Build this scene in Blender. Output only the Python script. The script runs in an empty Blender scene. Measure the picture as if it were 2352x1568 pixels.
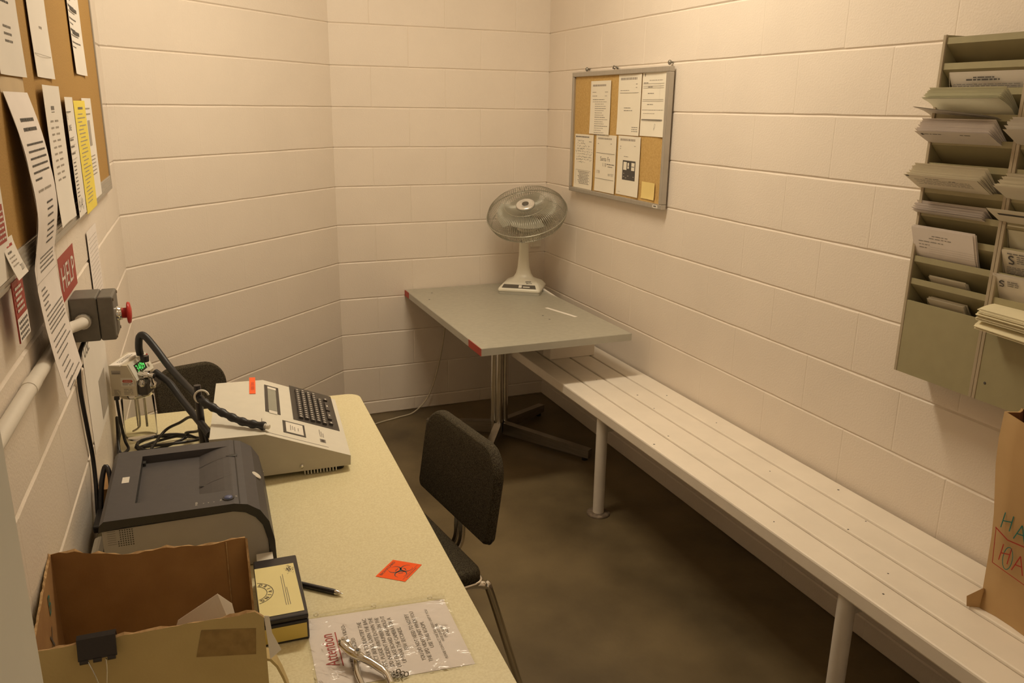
import bpy, bmesh, math, random
from mathutils import Vector, Matrix
rnd = random.Random(11)
SC = bpy.context.scene
COL = SC.collection
V = Vector
PI = math.pi

# ------------------------------------------------------------------ frames
# world: right wall x=0, back wall y=0 (camera at negative y), floor z=0 ; metres
CAM = V((-2.0219, -4.3783, 1.7163))
YAW, PITCH, ROLL, FPX = -0.39399717, -0.27980969, 0.01413162, 1872.80
KN = V((-2.21241, -0.92907, 0))            # corner of left wall and angled wall
ANG = -0.0372168                           # left wall direction
DESK = Matrix.Translation(KN) @ Matrix.Rotation(ANG, 4, 'Z')   # x = away from left wall, y = towards the back
WORLD = Matrix()


def cam_axes():
    cy, sy, cp, sp = math.cos(YAW), math.sin(YAW), math.cos(PITCH), math.sin(PITCH)
    f = V((-sy * cp, cy * cp, sp)); r0 = V((cy, sy, 0)); u0 = r0.cross(f)
    r = r0 * math.cos(ROLL) + u0 * math.sin(ROLL)
    return r, r.cross(f), f


RR, UU, FF = cam_axes()

# ------------------------------------------------------------------ materials
MATS = {}


def M(name, col, rough=.5, metal=0.0, var=.06, vs=12, bump=0.0, bs=180, spec=.5, emit=0, stretch=None, detail=3, col2=None, ramp=(.35, .65)):
    if name in MATS:
        return MATS[name]
    m = bpy.data.materials.new(name); m.use_nodes = True
    nt = m.node_tree; b = nt.nodes['Principled BSDF']
    tc = nt.nodes.new('ShaderNodeTexCoord'); mp = nt.nodes.new('ShaderNodeMapping')
    nt.links.new(tc.outputs['Object'], mp.inputs[0])
    if stretch: mp.inputs['Scale'].default_value = stretch
    n = nt.nodes.new('ShaderNodeTexNoise'); n.inputs['Scale'].default_value = vs; n.inputs['Detail'].default_value = detail
    nt.links.new(mp.outputs[0], n.inputs['Vector'])
    r = nt.nodes.new('ShaderNodeValToRGB')
    r.color_ramp.elements[0].position, r.color_ramp.elements[1].position = ramp
    c1 = col2 if col2 else tuple(c * (1 - var) for c in col)
    c2 = tuple(min(1, c * (1 + var)) for c in col) if not col2 else col
    r.color_ramp.elements[0].color = (*c1, 1); r.color_ramp.elements[1].color = (*c2, 1)
    nt.links.new(n.outputs[0], r.inputs[0]); nt.links.new(r.outputs[0], b.inputs['Base Color'])
    b.inputs['Roughness'].default_value = rough; b.inputs['Metallic'].default_value = metal
    b.inputs['Specular IOR Level'].default_value = spec
    if bump:
        n2 = nt.nodes.new('ShaderNodeTexNoise'); n2.inputs['Scale'].default_value = bs; n2.inputs['Detail'].default_value = 2
        bp = nt.nodes.new('ShaderNodeBump'); bp.inputs['Strength'].default_value = bump; bp.inputs['Distance'].default_value = .004
        nt.links.new(mp.outputs[0], n2.inputs['Vector']); nt.links.new(n2.outputs[0], bp.inputs['Height'])
        nt.links.new(bp.outputs[0], b.inputs['Normal'])
    if emit:
        nt.links.new(r.outputs[0], b.inputs['Emission Color']); b.inputs['Emission Strength'].default_value = emit
    MATS[name] = m
    return m


def clear_mat(name, tint, gloss_rough, base, bump=0, bs=40):
    m = bpy.data.materials.new(name); m.use_nodes = True
    nt = m.node_tree; nt.nodes.clear()
    out = nt.nodes.new('ShaderNodeOutputMaterial'); mix = nt.nodes.new('ShaderNodeMixShader')
    tr = nt.nodes.new('ShaderNodeBsdfTransparent'); tr.inputs[0].default_value = (*tint, 1)
    gl = nt.nodes.new('ShaderNodeBsdfGlossy'); gl.inputs['Roughness'].default_value = gloss_rough
    lw = nt.nodes.new('ShaderNodeLayerWeight'); lw.inputs[0].default_value = base
    nt.links.new(lw.outputs['Fresnel'], mix.inputs[0]); nt.links.new(tr.outputs[0], mix.inputs[1]); nt.links.new(gl.outputs[0], mix.inputs[2])
    nt.links.new(mix.outputs[0], out.inputs[0])
    if bump:
        tc = nt.nodes.new('ShaderNodeTexCoord'); n2 = nt.nodes.new('ShaderNodeTexNoise'); n2.inputs['Scale'].default_value = bs
        n2.inputs['Detail'].default_value = 3; n2.inputs['Distortion'].default_value = 1.2
        bp = nt.nodes.new('ShaderNodeBump'); bp.inputs['Strength'].default_value = bump; bp.inputs['Distance'].default_value = .01
        nt.links.new(tc.outputs['Object'], n2.inputs['Vector']); nt.links.new(n2.outputs[0], bp.inputs['Height'])
        nt.links.new(bp.outputs[0], gl.inputs['Normal']); nt.links.new(bp.outputs[0], lw.inputs['Normal'])
    MATS[name] = m
    return m


def wave_mat(name, c1, c2, rough, scale, bump):
    m = M(name, c1, rough, 0, col2=c2, vs=220, detail=2, bump=bump, bs=420, ramp=(.4, .62))
    return m


wall_m = M('painted_block', (.80, .705, .60), .42, var=.02, vs=3, bump=.22, bs=170, spec=.4)
ceil_m = M('ceiling_paint', (.78, .74, .66), .8, var=.02)
floor_m = M('stained_concrete', (.205, .152, .078), .42, col2=(.078, .056, .028), vs=2.4, detail=9, bump=.12, bs=60, ramp=(.3, .72), spec=.35)
jamb_m = M('jamb_paint', (.74, .70, .60), .5, var=.03)
white_paint = M('bench_paint', (.86, .775, .66), .35, var=.03, vs=7, bump=.08, bs=90)
post_paint = M('post_paint', (.74, .68, .60), .4, var=.05, vs=9)
laminate = M('cream_laminate', (.75, .675, .43), .42, col2=(.67, .585, .345), vs=240, detail=3, bump=.03, bs=300)
desk_edge = M('worn_edge', (.70, .64, .47), .5, var=.1, vs=60)
table_grey = M('grey_laminate', (.40, .375, .30), .33, var=.05, vs=40, detail=6)
table_band = M('grey_band', (.42, .40, .335), .4, var=.04)
red_patch = M('red_patch', (.40, .035, .015), .5, var=.1)
chrome = M('chrome', (.72, .70, .66), .14, 1.0, var=.05)
steel = M('brushed_steel', (.42, .40, .36), .32, 1.0, var=.1, stretch=(1, 1, 8))
dark_steel = M('dull_steel', (.30, .28, .24), .4, .9, var=.1)
rubber = M('black_rubber', (.012, .011, .012), .45, var=.2)
cable_m = M('black_cable', (.014, .012, .012), .35, var=.2)
fabric = M('tweed', (.100, .083, .056), .95, col2=(.036, .030, .020), vs=330, detail=2, bump=.5, bs=420, ramp=(.38, .66), spec=.1)
cork = M('cork', (.46, .268, .076), .9, col2=(.39, .22, .058), vs=320, detail=4, bump=.15, bs=250)
cork2 = M('cork_light', (.60, .39, .14), .9, col2=(.52, .325, .105), vs=130, detail=4, bump=.1, bs=250)
alu = M('frame_aluminium', (.52, .49, .44), .38, .75, var=.05, stretch=(1, 20, 1))
alu_side = alu
paper = M('paper_white', (.83, .77, .69), .8, var=.02, vs=6)
paper_cream = M('paper_cream', (.87, .80, .66), .8, var=.02, vs=6)
paper_green = M('paper_greenish', (.80, .77, .61), .8, var=.03, vs=6)
paper_pink = M('paper_pinkish', (.84, .765, .71), .8, var=.02)
paper_yellow = M('paper_yellow', (.85, .68, .10), .8, var=.03)
note_yellow = M('note_yellow', (.86, .66, .25), .8, var=.03)
tape_m = M('masking_tape', (.62, .47, .28), .6, var=.05)
ink = M('ink', (.085, .075, .065), .7)
ink_soft = M('ink_soft', (.40, .35, .29), .8)
ink_mid = M('ink_mid', (.22, .195, .165), .8)
ink_red = M('ink_red', (.46, .05, .04), .7)
red_sign = M('sign_red', (.36, .045, .03), .5, var=.05)
sign_white = M('sign_white', (.72, .66, .58), .6)
box_grey = M('enclosure_grey', (.155, .14, .115), .5, var=.06, vs=60, bump=.05, bs=300)
btn_red = M('button_red', (.52, .022, .014), .32, var=.04)
conduit_m = M('conduit_paint', (.76, .70, .61), .38, var=.04)
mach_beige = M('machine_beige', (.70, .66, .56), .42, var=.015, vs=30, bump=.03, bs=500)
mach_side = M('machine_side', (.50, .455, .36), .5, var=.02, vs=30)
panel_dark = M('panel_dark', (.045, .038, .032), .4, var=.08)
key_m = M('key_dark', (.07, .06, .055), .45)
key_top = M('key_legend', (.62, .58, .52), .5)
lcd_m = M('lcd', (.30, .30, .24), .25, var=.03)
label_light = M('label_light', (.72, .67, .58), .55)
orange_m = M('fluor_orange', (.95, .13, .022), .6, var=.04)
orange_bio = M('biohazard_orange', (.98, .115, .010), .6, var=.03, spec=.2)
print_dark = M('printer_dark', (.068, .062, .064), .5, var=.04, vs=60, bump=.05, bs=600)
print_black = M('printer_black', (.03, .028, .027), .45)
print_well = M('printer_well', (.030, .029, .027), .5)
print_grey = M('printer_grey', (.36, .335, .31), .5, var=.03)
blue_btn = M('button_blue', (.10, .12, .24), .35)
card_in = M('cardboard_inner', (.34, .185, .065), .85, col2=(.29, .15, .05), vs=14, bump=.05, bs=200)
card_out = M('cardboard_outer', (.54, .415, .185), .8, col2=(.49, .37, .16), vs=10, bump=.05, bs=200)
card_edge = M('cardboard_edge', (.50, .32, .15), .9, col2=(.36, .21, .085), vs=90)
tape_brown = M('tape_mark', (.34, .22, .075), .7, col2=(.26, .165, .055), vs=60)
marker_teal = M('marker_teal', (.02, .17, .14), .6)
marker_red = M('marker_red', (.42, .03, .02), .6)
black_plastic = M('black_plastic', (.022, .018, .019), .33, var=.1)
label_yellow = M('label_yellow', (.80, .70, .33), .55, var=.02)
label_gold = M('label_gold', (.72, .56, .14), .45, var=.03)
fan_white = M('fan_plastic', (.78, .74, .62), .3, var=.02)
fan_strip = M('fan_strip', (.10, .085, .065), .4)
wire_m = M('cage_wire', (.46, .44, .36), .3, .6)
blade_m = M('fan_blade', (.42, .40, .32), .3, var=.04)
silver = M('silver_badge', (.80, .77, .72), .25, .6, var=.1)
rack_green = M('rack_green', (.345, .305, .175), .45, var=.03, vs=20, bump=.03, bs=400)
rack_edge = M('rack_edge', (.42, .345, .24), .45, var=.03)
bag_m = M('kraft_paper', (.54, .345, .155), .75, col2=(.48, .30, .13), vs=6, bump=.25, bs=9)
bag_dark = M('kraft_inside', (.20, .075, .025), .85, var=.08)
led_m = M('led_green', (.10, .90, .16), .5, emit=.75)
led_dark = M('led_window', (.012, .02, .012), .2)
sim_metal = M('simulator_panel', (.62, .55, .42), .4, .25, var=.05)
red_oval = M('label_red', (.50, .07, .04), .5)
glass_m = clear_mat('jar_glass', (.95, .95, .92), .06, .08)
sleeve_m = clear_mat('sleeve_plastic', (.985, .98, .97), .13, .27, bump=.65, bs=18)
grey_cable = M('grey_cable', (.36, .31, .22), .5)
cord_white = M('white_cord', (.52, .45, .33), .5)
plate_m = M('wall_plate', (.80, .74, .62), .4)
rust = M('rusty_flange', (.17, .125, .085), .6, .4, var=.3, vs=60)


# ------------------------------------------------------------------ mesh builder
_txt = {}


def text_geo(s, bold=False):
    if (s, bold) not in _txt:
        cu = bpy.data.curves.new('lettering', 'FONT'); cu.body = s; cu.size = 1; cu.resolution_u = 2
        if bold: cu.offset = .018
        ob = bpy.data.objects.new('lettering', cu); COL.objects.link(ob)
        dg = bpy.context.evaluated_depsgraph_get(); me = bpy.data.meshes.new_from_object(ob.evaluated_get(dg))
        vs = [(v.co.x, v.co.y) for v in me.vertices]; fs = [tuple(p.vertices) for p in me.polygons]
        bpy.data.objects.remove(ob); bpy.data.curves.remove(cu); bpy.data.meshes.remove(me)
        _txt[(s, bold)] = (vs, fs)
    return _txt[(s, bold)]


class MB:
    def __init__(s, *mats, frame=WORLD):
        s.v, s.f, s.mi, s.sm, s.mats, s.F = [], [], [], [], list(mats), frame
        s.T = Matrix()

    def add(s, vs, fs, mi=0, smooth=False):
        o = len(s.v); s.v += [s.T @ V(v) for v in vs]
        for f in fs:
            s.f.append(tuple(i + o for i in f)); s.mi.append(mi); s.sm.append(smooth)
        return s

    def hexa(s, b, t, mi=0):
        """b, t: 4 points each, bottom counter-clockwise seen from above."""
        return s.add(list(b) + list(t), [(3, 2, 1, 0), (4, 5, 6, 7)] + [(i, (i + 1) % 4, 4 + (i + 1) % 4, 4 + i) for i in range(4)], mi)

    def box(s, x0, x1, y0, y1, z0, z1, mi=0, bev=0, seg=2):
        if bev:
            bm = bmesh.new(); bmesh.ops.create_cube(bm, size=1)
            for v in bm.verts: v.co = V((x0 + (v.co.x + .5) * (x1 - x0), y0 + (v.co.y + .5) * (y1 - y0), z0 + (v.co.z + .5) * (z1 - z0)))
            bmesh.ops.bevel(bm, geom=bm.edges[:], offset=bev, segments=seg, profile=.5, affect='EDGES')
            bm.verts.index_update()
            s.add([v.co.copy() for v in bm.verts], [tuple(v.index for v in f.verts) for f in bm.faces], mi, False); bm.free()
            return s
        return s.hexa([(x0, y0, z0), (x1, y0, z0), (x1, y1, z0), (x0, y1, z0)], [(x0, y0, z1), (x1, y0, z1), (x1, y1, z1), (x0, y1, z1)], mi)

    def prism(s, poly, fn, mi=0, cap=None, smooth=False):
        """poly: 2D points; fn(p, k) -> 3D for k=0,1"""
        n = len(poly); a = [fn(p, 0) for p in poly]; b = [fn(p, 1) for p in poly]
        s.add(a + b, [tuple(range(n - 1, -1, -1)), tuple(range(n, 2 * n))], mi if cap is None else cap)
        s.add(a + b, [(i, (i + 1) % n, n + (i + 1) % n, n + i) for i in range(n)], mi, smooth)
        return s

    def tube(s, path, r, seg=10, mi=0, closed=False, caps=True, smooth=True):
        path = [V(p) for p in path]; n = len(path); rs = r if isinstance(r, (list, tuple)) else [r] * n
        T = []
        for i in range(n):
            a = path[(i - 1) % n] if (closed or i > 0) else path[i]; b = path[(i + 1) % n] if (closed or i < n - 1) else path[i]
            T.append((b - a).normalized())
        up = V((0, 0, 1)) if abs(T[0].z) < .9 else V((1, 0, 0))
        N = (up - T[0] * up.dot(T[0])).normalized(); vs = []
        for i in range(n):
            N = (N - T[i] * N.dot(T[i]))
            N = N.normalized() if N.length > 1e-6 else T[i].orthogonal().normalized()
            B = T[i].cross(N)
            vs += [path[i] + (N * math.cos(2 * PI * k / seg) + B * math.sin(2 * PI * k / seg)) * rs[i] for k in range(seg)]
        fs = []
        for i in range(n if closed else n - 1):
            j = (i + 1) % n
            fs += [(i * seg + k, i * seg + (k + 1) % seg, j * seg + (k + 1) % seg, j * seg + k) for k in range(seg)]
        s.add(vs, fs, mi, smooth)
        if caps and not closed: s.add(vs[:seg], [tuple(range(seg - 1, -1, -1))], mi); s.add(vs[-seg:], [tuple(range(seg))], mi)
        return s

    def lathe(s, prof, seg=24, O=(0, 0, 0), X=(1, 0, 0), Y=(0, 1, 0), Z=(0, 0, 1), mi=0, smooth=True, caps=True):
        O, X, Y, Z = V(O), V(X), V(Y), V(Z); vs = []
        for r, z in prof: vs += [O + (X * math.cos(2 * PI * k / seg) + Y * math.sin(2 * PI * k / seg)) * r + Z * z for k in range(seg)]
        fs = []
        for i in range(len(prof) - 1): fs += [(i * seg + k, i * seg + (k + 1) % seg, (i + 1) * seg + (k + 1) % seg, (i + 1) * seg + k) for k in range(seg)]
        s.add(vs, fs, mi, smooth)
        if caps: s.add(vs[:seg], [tuple(range(seg - 1, -1, -1))], mi); s.add(vs[-seg:], [tuple(range(seg))], mi)
        return s

    def quad(s, a, b, c, d, mi=0): return s.add([a, b, c, d], [(0, 1, 2, 3)], mi)

    def text(s, body, fn, x, y, h, mi, align='C', bold=False, w=None, rot=0):
        """fn(x, y) maps page coordinates (metres) to 3D; h = font size"""
        vs, fs = text_geo(body, bold)
        if not vs: return s
        x0, x1 = min(v[0] for v in vs), max(v[0] for v in vs)
        sx = h if w is None else w / max(1e-6, (x1 - x0))
        ox = {'C': (x0 + x1) / 2, 'L': x0, 'R': x1}[align]; c, sn = math.cos(rot), math.sin(rot)
        out = []
        for vx, vy in vs:
            a, b = (vx - ox) * sx, vy * h
            out.append(fn(x + a * c - b * sn, y + a * sn + b * c))
        return s.add(out, fs, mi)

    def rect(s, fn, x0, y0, x1, y1, mi, n=1):
        for i in range(n):
            a, b = x0 + (x1 - x0) * i / n, x0 + (x1 - x0) * (i + 1) / n
            s.quad(fn(a, y0), fn(b, y0), fn(b, y1), fn(a, y1), mi)
        return s

    def stroke(s, fn, pts, w, mi):
        for (xa, ya), (xb, yb) in zip(pts, pts[1:]):
            l = math.hypot(xb - xa, yb - ya) or 1e-6; dx, dy = -(yb - ya) / l * w / 2, (xb - xa) / l * w / 2
            s.quad(fn(xa - dx, ya - dy), fn(xb - dx, yb - dy), fn(xb + dx, yb + dy), fn(xa + dx, ya + dy), mi)
        return s

    def build(s, name, parent=None, top=False):
        vs = [s.F @ v for v in s.v]
        me = bpy.data.meshes.new(name)
        ob = bpy.data.objects.new(name, me); COL.objects.link(ob)
        if parent is not None:
            ob.parent = parent; inv = parent_mw(parent).inverted(); vs = [inv @ v for v in vs]
        else:
            xs, ys, zs = zip(*[(v.x, v.y, v.z) for v in vs])
            o = V(((min(xs) + max(xs)) / 2, (min(ys) + max(ys)) / 2, min(zs))); ob.location = o; vs = [v - o for v in vs]
            MW[ob.name] = Matrix.Translation(o)
        me.from_pydata(vs, [], s.f)
        for m in s.mats: me.materials.append(m)
        me.polygons.foreach_set('material_index', s.mi); me.polygons.foreach_set('use_smooth', s.sm)
        me.update()
        if parent is not None: MW[ob.name] = parent_mw(parent).copy()
        return ob


MW = {}


def parent_mw(o): return MW[o.name]


def tag(o, label, cat, group=None, kind=None):
    o['label'] = label; o['category'] = cat
    if group: o['group'] = group
    if kind: o['kind'] = kind
    return o


def struct(o): o['kind'] = 'structure'; return o


def thing(name, label, cat, loc, rz=0.0, group=None):
    o = bpy.data.objects.new(name, None); COL.objects.link(o); o.location = loc; o.rotation_euler = (0, 0, rz); o.empty_display_size = .05
    MW[o.name] = Matrix.Translation(loc) @ Matrix.Rotation(rz, 4, 'Z')
    return tag(o, label, cat, group)


def dthing(name, label, cat, n, s, z, group=None):
    return thing(name, label, cat, DESK @ V((n, -s, z)), ANG, group)


def dup(root, loc, rz, label):
    r = root.copy(); COL.objects.link(r); r.location = loc; r.rotation_euler = (0, 0, rz); r['label'] = label
    for ch in list(root.children):
        c = ch.copy(); COL.objects.link(c); c.parent = r
        for g in ch.children:
            d = g.copy(); COL.objects.link(d); d.parent = c
    return r


def D(n, s, z): return V((n, -s, z))       # desk-frame coordinates


def bez(pts, n=8):
    """Catmull-Rom through pts"""
    P = [V(p) for p in pts]; P = [P[0] * 2 - P[1]] + P + [P[-1] * 2 - P[-2]]; out = []
    for i in range(1, len(P) - 2):
        for k in range(n):
            t = k / n; a, b, c, d = P[i - 1], P[i], P[i + 1], P[i + 2]
            out.append(.5 * ((2 * b) + (c - a) * t + (2 * a - 5 * b + 4 * c - d) * t * t + (3 * b - a - 3 * c + d) * t ** 3))
    return out + [P[-2]]


def rrect(w, h, r, n=5, cx=0, cy=0, rs=None):
    rs = rs or [r] * 4; out = []
    for q, (sx, sy) in enumerate(((1, 1), (-1, 1), (-1, -1), (1, -1))):
        rr = rs[q]
        for k in range(n + 1):
            a = PI / 2 * (q + k / n)
            out.append((cx + sx * (w / 2 - rr) + rr * math.cos(a), cy + sy * (h / 2 - rr) + rr * math.sin(a)))
    return out


# ------------------------------------------------------------------ room shell
Z0, BL = 1.7037, .2032
CEIL = 3.02


def block_wall(name, O, ex, nrm, length, phase, start=0.0, vd=.0012):
    """phase(k): distance of the first vertical joint in the course above joint k."""
    mb = MB(wall_m); O, ex, nrm = V(O), V(ex), V(nrm); up = V((0, 0, 1))
    zs = [0.0] + [Z0 + k * BL for k in range(-8, 7)] + [CEIL]
    at = lambda d, z, dep: O + ex * d + up * z - nrm * dep
    for i in range(len(zs) - 1):
        k = i - 9; z0, z1 = zs[i], zs[i + 1]
        js = [start]; d = phase(k)
        while d <= start: d += 2 * BL
        while d < length - .02: js.append(d); d += 2 * BL
        js.append(length)
        for a, b in zip(js, js[1:]):
            n = max(2, int((b - a) / .07)); g, gv = .0055, .0035
            dl = 0 if a == start else vd; dr = 0 if b == length else vd
            bot = [(a + gv + (b - a - 2 * gv) * q / n) for q in range(n + 1)]
            jb = [g + rnd.uniform(-.0012, .0012) for _ in bot]; jt = [g + rnd.uniform(-.0012, .0012) for _ in bot]
            hd = .0045
            vi0 = [at(x, z0 + jb[q], 0) for q, x in enumerate(bot)]; vi1 = [at(x, z1 - jt[q], 0) for q, x in enumerate(bot)]
            xo = [a] + bot[1:-1] + [b]
            vo0 = [at(x, z0, hd) for x in xo]; vo1 = [at(x, z1, hd) for x in xo]
            m = n + 1; vs = vi0 + vi1 + vo0 + vo1 + [at(a, z0 + g, dl), at(a, z1 - g, dl), at(b, z0 + g, dr), at(b, z1 - g, dr)]
            fs = []
            for q in range(n):
                fs += [(q, q + 1, m + q + 1, m + q), (2 * m + q, 2 * m + q + 1, q + 1, q), (m + q, m + q + 1, 3 * m + q + 1, 3 * m + q)]
            L0, L1, R0, R1 = 4 * m, 4 * m + 1, 4 * m + 2, 4 * m + 3
            fs += [(L0, 0, m, L1), (n, R0, R1, m + n), (2 * m, 0, L0), (3 * m, L1, m), (3 * m - 1, R0, n), (4 * m - 1, m + n, R1)]
            mb.add(vs, fs, 0)
    # solid backing
    bk = .06
    c = [at(start - .05, 0, .0052), at(length + .05, 0, .0052), at(length + .05, 0, bk), at(start - .05, 0, bk)]
    mb.hexa(c, [p + up * CEIL for p in c])
    return struct(mb.build(name))


ev, od = (lambda k: BL if k % 2 else 2 * BL), (lambda k: 2 * BL if k % 2 else BL)
# right wall: course above joint k=0 -> .4, k=-1 -> .2 ; back wall opposite
block_wall('wall_right', (0, 0, 0), (0, -1, 0), (-1, 0, 0), 4.9, lambda k: BL if k % 2 else 2 * BL)
block_wall('wall_back', (0, 0, 0), (-1, 0, 0), (0, -1, 0), 1.2228, lambda k: 2 * BL if k % 2 else BL, vd=.002)
wb0 = V((-1.2228, 0, 0)); wbd = KN - wb0; wbl = wbd.length; wbd.normalize()
block_wall('wall_angled', wb0, wbd, V((-wbd.y, wbd.x, 0)) * 1.0 if V((-wbd.y, wbd.x, 0)).dot(V((0, -1, 0))) > 0 else V((wbd.y, -wbd.x, 0)), wbl, lambda k: .107 if k % 2 else .31, vd=.0006)
nA = V((math.cos(ANG), math.sin(ANG), 0)); tA = V((nA.y, -nA.x, 0))
block_wall('wall_left', KN, tA, nA, 3.75, lambda k: .27 if k % 2 else .07, vd=.0006)
YF = -4.10                                  # front wall, camera stands in its doorway
lx = (KN + tA * ((-YF - .92907) / .9993)).x
fw = MB(wall_m)
fw.box(lx - .05, -2.145, YF - .2, YF, 0, CEIL); fw.box(-1.13, .05, YF - .2, YF, 0, CEIL); fw.box(-2.145, -1.13, YF - .2, YF, 2.16, CEIL)
struct(fw.build('wall_front'))
dr = MB(jamb_m)
dr.box(-2.145, -2.0785, YF - .26, YF + .004, 0, 2.16, bev=.002); dr.box(-1.195, -1.13, YF - .26, YF + .004, 0, 2.16, bev=.002); dr.box(-2.0785, -1.195, YF - .26, YF + .004, 2.1, 2.16)
struct(dr.build('door_1'))
fl = MB(floor_m); fl.box(-3.2, .1, -6.2, .1, -.08, 0); struct(fl.build('floor'))
cl = MB(ceil_m); cl.box(-2.6, .1, -5.2, .1, CEIL, CEIL + .08); struct(cl.build('ceiling'))


# ------------------------------------------------------------------ paper helper
def greek(mb, fn, x0, x1, y, h, mi, fill=1.0, n=None):
    """one line of illegible print made of word-sized bars"""
    x = x0; end = x0 + (x1 - x0) * fill
    while x < end - .002:
        w = min(rnd.uniform(.006, .02), end - x)
        mb.rect(fn, x, y, x + w, y + h, mi); x += w + rnd.uniform(.002, .0035)


def sheet(mb, W, H, pos, mi=0, nx=4, ny=10, th=.0004):
    """paper sheet: pos(x, y, off) -> 3D, y from 0 (bottom) to H"""
    for off, flip in ((0, False), (-th, True)):
        vs = [pos(W * i / nx, H * j / ny, off) for j in range(ny + 1) for i in range(nx + 1)]
        fs = []
        for j in range(ny):
            for i in range(nx):
                q = (j * (nx + 1) + i, j * (nx + 1) + i + 1, (j + 1) * (nx + 1) + i + 1, (j + 1) * (nx + 1) + i)
                fs.append(q[::-1] if flip else q)
        mb.add(vs, fs, mi, True)
    per = [(x / 8 * W, 0) for x in range(8)] + [(W, y / 8 * H) for y in range(8)] + [(W - x / 8 * W, H) for x in range(8)] + [(0, H - y / 8 * H) for y in range(8)]
    vs = []
    for x, y in per: vs += [pos(x, y, 0), pos(x, y, -th)]
    n = len(per); mb.add(vs, [(2 * i, 2 * i + 1, (2 * i + 3) % (2 * n), (2 * i + 2) % (2 * n)) for i in range(n)], mi)


# ------------------------------------------------------------------ right-hand bulletin board (on the right wall)
t = thing('bulletin_board', 'small cork bulletin board with aluminium frame on the wall above the bench', 'bulletin board', (0, -.83, 1.289))
by0, by1, bz0, bz1 = -.372, -1.288, 1.289, 1.892
mb = MB(cork2); mb.box(-.026, -.014, by1 + .01, by0 - .01, bz0 + .01, bz1 - .01); mb.build('cork_panel', t)
mb = MB(alu); fwid = .022
for a in ((by1, by0, bz0, bz0 + fwid), (by1, by0, bz1 - fwid, bz1), (by0 - fwid, by0, bz0 + fwid + .0002, bz1 - fwid - .0002), (by1, by1 + fwid, bz0 + fwid + .0002, bz1 - fwid - .0002)):
    mb.box(-.038, -.010, a[0], a[1], a[2], a[3], bev=.003)
mb.build('frame', t)
mb = MB(label_light, ink)
mb.box(-.0392, -.0375, -1.262, -1.222, 1.293, 1.306); mb.rect(lambda x, y: V((-.0396, -1.226 - x, 1.296 + y)), .004, .002, .026, .007, 1)
o = mb.build('maker_label', t); o['label'] = 'tiny white label on the frame'
for y, z in ((-.495, 1.905), (-1.255, 1.908)):
    mb = MB(dark_steel); mb.lathe([(.004, 0), (.004, .012), (.010, .014), (.010, .019), (.006, .023)], 12, (0, y, z), (0, 1, 0), (0, 0, 1), (-1, 0, 0)); mb.build('screw', t)
mb = MB(dark_steel); mb.tube([(-.002, -.755, 1.90), (-.012, -.755, 1.902), (-.012, -.762, 1.912), (-.004, -.768, 1.908), (-.002, -.78, 1.90), (-.01, -.80, 1.905)], .003, 6); mb.build('hanger_hook', t)


def RW(y0, z0, W, H, curl, tilt=0.0):
    """page frame on the right wall: x runs towards the camera (-y)"""
    c, s = math.cos(tilt), math.sin(tilt)

    def pos(x, y, off=0.0):
        d = .0006 + curl(x / W, y / H); a, b = x * c - y * s, x * s + y * c
        return V((-.0266 - d - off, y0 - a, z0 + b))
    return pos


def page_on_board(name, label, y0, z0, W, H, marks, mat=paper_cream, tilt=0, lift=.008, side=1, extra=()):
    cu = lambda u, v: lift * (max(0, (u if side > 0 else 1 - u) - .55) ** 2 * 3 + max(0, .35 - v) ** 2 * 2)
    p = RW(y0, z0, W, H, cu, tilt)
    mb = MB(mat, ink_soft, ink, ink_mid, note_yellow, *extra); sheet(mb, W, H, p)
    marks(mb, lambda x, y: p(x, y, .0005), W, H)
    return tag(mb.build(name), label, 'paper', 'pages pinned to the small board')


def mk_a(mb, f, W, H):
    greek(mb, f, .02, .16, H - .026, .009, 1); greek(mb, f, .02, .06, H - .055, .003, 1); greek(mb, f, .15, .185, H - .055, .003, 1)
    greek(mb, f, .02, .07, H - .073, .003, 1); greek(mb, f, .15, .175, H - .073, .003, 1)
    for i in range(17): greek(mb, f, .05 if i > 1 else .025, .195, H - .09 - i * .0105, .0028, 3 if i % 4 == 0 else 1, rnd.uniform(.5, 1))


def mk_b(mb, f, W, H):
    greek(mb, f, .02, .17, H - .024, .010, 1); greek(mb, f, .16, .175, H - .045, .003, 1); greek(mb, f, .16, .175, H - .06, .003, 1)
    greek(mb, f, .02, .10, H - .072, .003, 1); mb.rect(f, .015, H - .082, .19, H - .0805, 3)
    greek(mb, f, .06, .12, H - .15, .003, 3); greek(mb, f, .06, .14, H - .162, .003, 3)
    for i in range(3): greek(mb, f, .14, .2, .035 - i * .009, .003, 3)


def mk_c(mb, f, W, H):
    mb.tube([f(.022, H - .004), f(.022, H - .016)], .002, 6, 3)
    greek(mb, f, .06, .17, H - .035, .003, 1); greek(mb, f, .012, .05, H - .045, .003, 3)
    for y in (.048, .058, .066, .115, .122): mb.rect(f, .01, H - y, .185, H - y + .0012, 3)
    greek(mb, f, .05, .09, H - .063, .003, 3); greek(mb, f, .05, .10, H - .09, .003, 3); greek(mb, f, .05, .1, H - .137, .003, 3)
    greek(mb, f, .01, .19, H - .16, .002, 3); greek(mb, f, .02, .12, H - .175, .002, 1)
    mb.rect(f, .008, H - .202, .186, H - .199, 2); mb.rect(f, .008, H - .206, .186, H - .2045, 3)
    for x in (.07, .085, .1, .15): mb.rect(f, x, .07 if x < .12 else .16, x + .0006, H - .206 if x < .12 else H - .048, 1)
    mb.stroke(f, [(.118, .025), (.128, .05), (.122, .055), (.116, .03), (.125, .04)], .0012, 3)


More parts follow.
